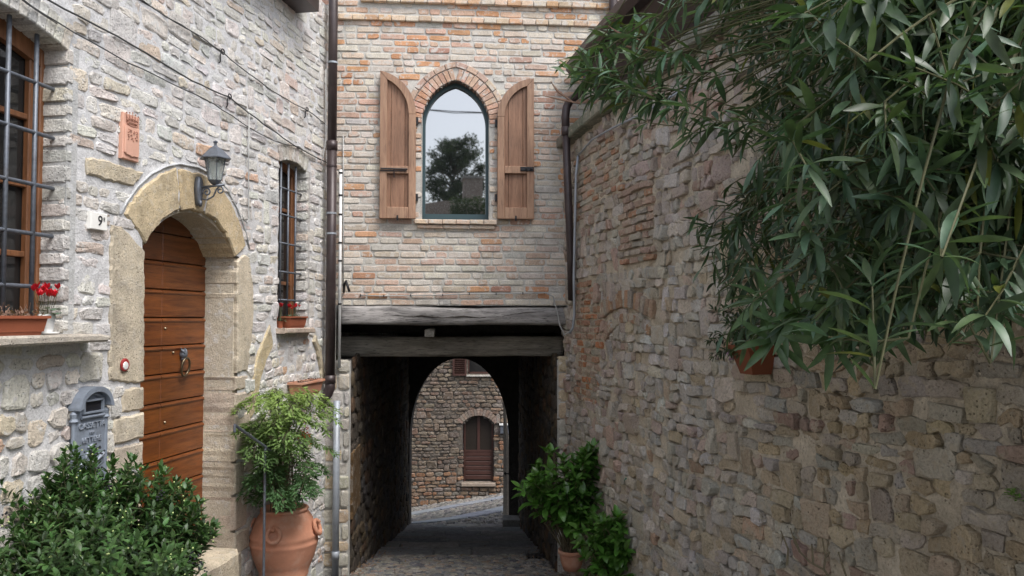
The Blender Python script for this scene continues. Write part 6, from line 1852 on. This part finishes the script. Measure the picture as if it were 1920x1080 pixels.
for i in range(42):
    x = rnd(1330,2150); tips.append((x, rnd(-520,-60), rnd(2.0,3.6) if x > 1500 else rnd(2.8,3.8), 0))
base0 = ol_root+Vector((0,0,.3))
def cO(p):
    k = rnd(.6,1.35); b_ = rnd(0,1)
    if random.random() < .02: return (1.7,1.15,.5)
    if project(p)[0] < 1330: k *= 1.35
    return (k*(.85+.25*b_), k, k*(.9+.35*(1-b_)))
trunks = []
for k in range(7):
    a = rnd(0,6.28); tp_ = Vector((1.62+rnd(-.35,.35), 1.5+rnd(-.2,1.0), rnd(.5,1.9))); trunks.append(tp_)
    a_ = ol_root+Vector((rnd(-.1,.1),rnd(-.1,.1),0)); tk = MB(); tk.tube([a_+(tp_-a_)*t+Vector((rnd(-.02,.02),rnd(-.02,.02),0))*(0 < t < 1) for t in (0,.15,.3,.45,.6,.75,.9,1)], [.026-.014*t for t in (0,.15,.3,.45,.6,.75,.9,1)], 8); tk.build('trunk', M_['stem'], ol, smooth=True)
SIL = [(1030,105),(1085,70),(1110,10),(1150,0),(1160,-5),(1212,-900),(2600,-900),(2600,620),(1930,640),(1850,650),(1760,640),(1700,620),(1650,670),(1560,705),(1500,650),(1440,610),(1415,690),(1335,665),(1325,560),(1280,530),(1300,475),(1245,445),(1290,395),(1365,345),(1420,300),(1425,275),(1370,300),(1325,262),(1245,330),(1190,322),(1160,262),(1130,240),(1105,270),(1075,205),(1040,150)]
def insil(p, dd, l_):
    e = p+dd.normalized()*l_*.9
    x,y,z = project(e); return z < .4 or x > 1930 or inpoly(x,y,SIL)
def inwall(q, m_=.12): return q.z < 1.88 and q.x > wall_x(q.y)-m_
def shoot(pts, big_, dense=1.0):
    """leafy end shoot: whorls of three with a star of leaves at its tip"""
    ex,ey,_z = project(pts[-1])
    if ex < 1925 and not inpoly(ex,ey,SIL): return
    n = len(pts)-1; L_ = sum((b-a).length for a,b in zip(pts,pts[1:])); k_ = max(3,int(L_/rnd(.034,.05))); ph = rnd(0,6.28)
    sm.tube(pts, [.0028*(1-.6*k/n)+.0008 for k in range(n+1)], 5, caps=False)
    for k in range(k_+1):
        t = k/k_; i = min(n-1,int(t*n)); p = pts[i]+(pts[i+1]-pts[i])*(t*n-i); ax = (pts[i+1]-pts[i]).normalized()
        u = ax.orthogonal().normalized(); w_ = ax.cross(u); ph += 1.05
        m_ = 3 if k < k_ else 5
        for j in range(m_):
            if k < k_ and random.random() > dense: continue
            th = ph+2*math.pi*j/m_+rnd(-.25,.25); rad = u*math.cos(th)+w_*math.sin(th)
            aa = rnd(.8,1.3) if k < k_ else rnd(.35,1.0)
            dd = ax*math.cos(aa)+rad*math.sin(aa); dd.z -= (.45*(1-t)+.0)*rnd(-.2,1.6)
            if not okleaf(p, dd) or not insil(p, dd, big_): continue
            fo.leaf(p, dd, Vector((rnd(-.45,.45),rnd(-.45,.45),1))+rad*-.2, big_*rnd(.7,1.15)*(1 if k < k_-1 else .9), cO(p))
def bez(a, b, lift, n):
    d = b-a; c = a+d*.55+Vector((rnd(-.08,.08)*d.length, rnd(-.08,.08)*d.length, lift*d.length))
    if inwall(c): c.x = wall_x(c.y)-.16
    return [a*(1-t)**2+c*2*t*(1-t)+b*t*t for t in [k/n for k in range(n+1)]]
for (x,y,Y,sp_) in tips:
    tip = P(x,y,Y)
    if inwall(tip): tip.x = wall_x(tip.y)-.12-rnd(0,.12)
    st_ = min(trunks, key=lambda q: (q-tip).length*rnd(.8,1.2))
    away = (tip-st_).normalized()
    sd_ = (away*rnd(.2,.8)+Vector((rnd(-1.0,.45), rnd(-.6,.6), rnd(-.75,.75)))).normalized()
    if sp_: sd_ = (away*.5+Vector((-.7, rnd(-.5,.3), rnd(-.35,.45)))).normalized()
    sl = rnd(.16,.34) if not sp_ else rnd(.14,.24)
    node = tip-sd_*sl
    if inwall(node): node.x = wall_x(node.y)-.14
    n = 8; pts = bez(st_, node, rnd(.08,.22), n)
    sm.tube(pts, [.0050*(1-.5*k/n) for k in range(n+1)], 5, caps=False)
    mid_ = node+sd_*sl*.5+Vector((0,0,rnd(-.02,.03)))
    big_ = (rnd(.10,.14) if Y > 2.9 else rnd(.115,.155)) if not sp_ else rnd(.12,.155)
    shoot([node, node+(mid_-node)*.6, mid_, tip], big_, 1.0 if x > 1330 else .62)
    if sp_ and x > 1400:                     # an open star of broad leaves at the end of the strong shoots
        ax = (Vector((0,-1,.15))+Vector((rnd(-.3,.3),0,rnd(-.3,.3)))).normalized(); u = ax.orthogonal().normalized(); w_ = ax.cross(u)
        for j in range(9):
            th = 2*math.pi*j/9*1.0+rnd(-.2,.2); dd = (u*math.cos(th)+w_*math.sin(th))+ax*rnd(.05,.7)
            fo.leaf(tip, dd, ax+Vector((0,0,.5)), rnd(.13,.18), (1.25,1.35,1.2))
    for r_ in range(2 if not sp_ else 1):
        i = random.randrange(4,n+1); s2 = (away*.4+Vector((rnd(-1,.5), rnd(-.7,.7), rnd(-.9,.7)))).normalized(); a_ = pts[i]; e_ = a_+s2*rnd(.14,.28)
        if x < 1330 and (i < 7 or random.random() < .5): continue
        if inwall(e_): continue
        shoot([a_, a_+s2*.5*(e_-a_).length+Vector((0,0,.01)), e_], big_*rnd(.75,1), .8)
sm.build('branch', M_['stem_green'], ol)
for a,b,c in (((1090,195),(1060,188),(1012,178)),((1075,192),(1045,170),(1032,152)),((1200,75),(1160,62),(1140,48)),((1215,95),(1180,88),(1165,82))):
    pod = MB(); pod.tube([P(*a,3.5),P(*b,3.5),P(*c,3.5)], [.003,.006,.001], 5); pod.build('seed_pod', M_['dry'], ol)
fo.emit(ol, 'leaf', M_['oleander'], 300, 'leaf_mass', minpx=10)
# fern-like weed at the right edge
wd = thing('wall_weed', RW.at(*g_(1905,930,.02),.02), 'small bright green weed in a wall joint at the right edge', 'weed')
fo = Foliage([leaf_proto(1,.4,3,.3,.3)])
for i in range(26): fo.leaf(RW.at(*g_(1905+rnd(-12,12),930+rnd(-12,8),.02),.03), rdir(-.2,1), (0,0,1), rnd(.02,.04), (1.2,1.3,.8))
fo.emit(wd, 'leaf', M_['nandina'], 40, minpx=5)

# ============================================================ WHAT THE POINTED WINDOW REFLECTS, behind the camera
fp = F0; fn_ = Vector((math.sin(FA), -math.cos(FA)))
def mirror(p):
    d = (Vector((p.x,p.y))-fp).dot(fn_); q = Vector((p.x,p.y))-fn_*2*d; return Vector((q.x,q.y,p.z))
random.seed(5)
DT = 52
tb = mirror(P(850,430,DT)); top_ = mirror(P(850,262,DT)); gz = hg(tb.x,tb.y)
tree = thing('tree', Vector((tb.x,tb.y,gz)), 'leafy tree seen reflected in the pointed window', 'tree')
mb = MB(); mb.tube([Vector((tb.x,tb.y,gz)), Vector((tb.x+.1,tb.y,tb.z)), Vector((top_.x,top_.y,(tb.z+top_.z)/2))], [.25,.16,.08], 8)
fo = Foliage([leaf_proto(1,.6,2,.3,.3), leaf_proto(1,.5,2,.3,.3)])
cz = top_.z; rad_ = 68/FPX*DT
for k in range(150):
    z = tb.z-1+(cz-tb.z+1)*random.random(); fr = (z-tb.z)/(cz-tb.z); r_ = rad_*(1.0-.45*max(0,fr)**2)*math.sqrt(random.random()); a = rnd(0,6.28)
    e = Vector((tb.x+r_*math.cos(a), tb.y+r_*math.sin(a), z)); s_ = Vector((tb.x,tb.y,z-r_*.6-.3)); mb.tube([s_, e], [.06,.02], 5, caps=False)
    for j in range(115): fo.leaf(e+Vector((random.gauss(0,.22),random.gauss(0,.22),random.gauss(0,.17))), rdir(), rdir(), rnd(.13,.24), pick([(1,(1,1,1)),(1,(.6,.6,.6))]))
mb.build('trunk', M_['stem'], tree); fo.emit(tree, 'leaf', M_['tree_leaf'], 0, 'crown')
DC_ = 40
def mz(px,py): return mirror(P(px,py,DC_))
ch = thing('garden_house', Vector((mz(890,420).x, mz(890,420).y, hg(0,-25))), 'low brick house with a chimney seen reflected in the pointed window', 'house')
a_ = mz(872,333); b_ = mz(906,333)
I3 = lambda a,b,d: Vector((a,b,d))
mb = MB(); mb.box(I3, min(a_.x,b_.x), max(a_.x,b_.x), a_.y-1.0, a_.y, hg(0,-25), a_.z, c=(.30,.24,.2)); mb.box(I3, min(a_.x,b_.x)-.08, max(a_.x,b_.x)+.08, a_.y-1.08, a_.y+.08, a_.z, a_.z+.12, c=(.3,.28,.26)); mb.build('chimney', M_['brick'], ch)
l_ = mz(795,400); mb = MB()
v = [Vector((l_.x-3,l_.y-4,l_.z-.1)), Vector((mz(838,372).x,l_.y-4,mz(838,372).z)), Vector((mz(838,372).x,l_.y,mz(838,372).z)), Vector((l_.x-3,l_.y,l_.z-.1)),
     Vector((l_.x-3,l_.y-4,hg(0,-25))), Vector((mz(870,372).x+4,l_.y-4,hg(0,-25))), Vector((mz(870,372).x+4,l_.y,hg(0,-25))), Vector((l_.x-3,l_.y,hg(0,-25))), Vector((mz(870,372).x+4,l_.y,l_.z-.3)), Vector((mz(870,372).x+4,l_.y-4,l_.z-.3))]
mb.add(v, [(0,1,2,3),(1,9,8,2),(3,2,8,6,7)], (.28,.22,.18)); mb.build('gable', M_['brick'], ch)
hd = thing('garden_shrub', Vector((mz(880,400).x, mz(880,400).y+1.5, hg(0,-24))), 'shrub by the garden house seen reflected in the pointed window', 'shrub')
fo = Foliage([leaf_proto(1,.4,2,.3,.3)])
for i in range(3200):
    p = mirror(P(rnd(846,930), rnd(368,430), DC_-3)); p.y += rnd(-.6,.6)
    if random.random() < .5: p.z -= rnd(0,.6)
    fo.leaf(p, rdir(), rdir(), rnd(.10,.2), pick([(1,(1.2,1.4,.9)),(1,(.6,.7,.5))]))
mb = MB(); q_ = mirror(P(885,430,DC_-3)); mb.tube([Vector((q_.x,q_.y,hg(0,q_.y))), q_], .1, 6); mb.build('trunk', M_['stem'], hd); fo.emit(hd, 'leaf', M_['tree_leaf'], 0, 'crown')
ow = thing('overhead_wires', mirror(P(850,203,22)), 'two overhead wires crossing the street, seen reflected in the pointed window', 'wires')
for y0,y1,y2 in ((199,203,205),(200,206,206)):
    mb = MB(); mb.tube([mirror(P(600,y0-6,20)), mirror(P(800,y0,20)), mirror(P(850,y1,20)), mirror(P(910,y2,20)), mirror(P(1200,y2-4,20))], .012, 5); mb.build('wire', M_['cable'], ow)

# fallen leaves and crumbs where the walls meet the street
random.seed(8)
fo = Foliage([leaf_proto(1,.4,3,.4,.6), leaf_proto(1,.3,3,.3,-.5)])
for i in range(420):
    y = rnd(7.3,10.5); side = random.random(); xl = -1.64; xr = .52
    x = xl+abs(random.gauss(0,.12)) if side < .4 else (xr-abs(random.gauss(0,.18)) if side < .85 else rnd(xl,xr))
    fo.leaf(G(x,y,.016), (rnd(-1,1),rnd(-1,1),rnd(-.1,.2)), (rnd(-.3,.3),rnd(-.3,.3),1), rnd(.015,.05), pick([(2,(1,1,1)),(1,(1.6,1.3,.8)),(1,(.5,.5,.45))]))
fo.emit(ground, 'fallen_leaf', M_['dry'], 0, 'leaf_litter')
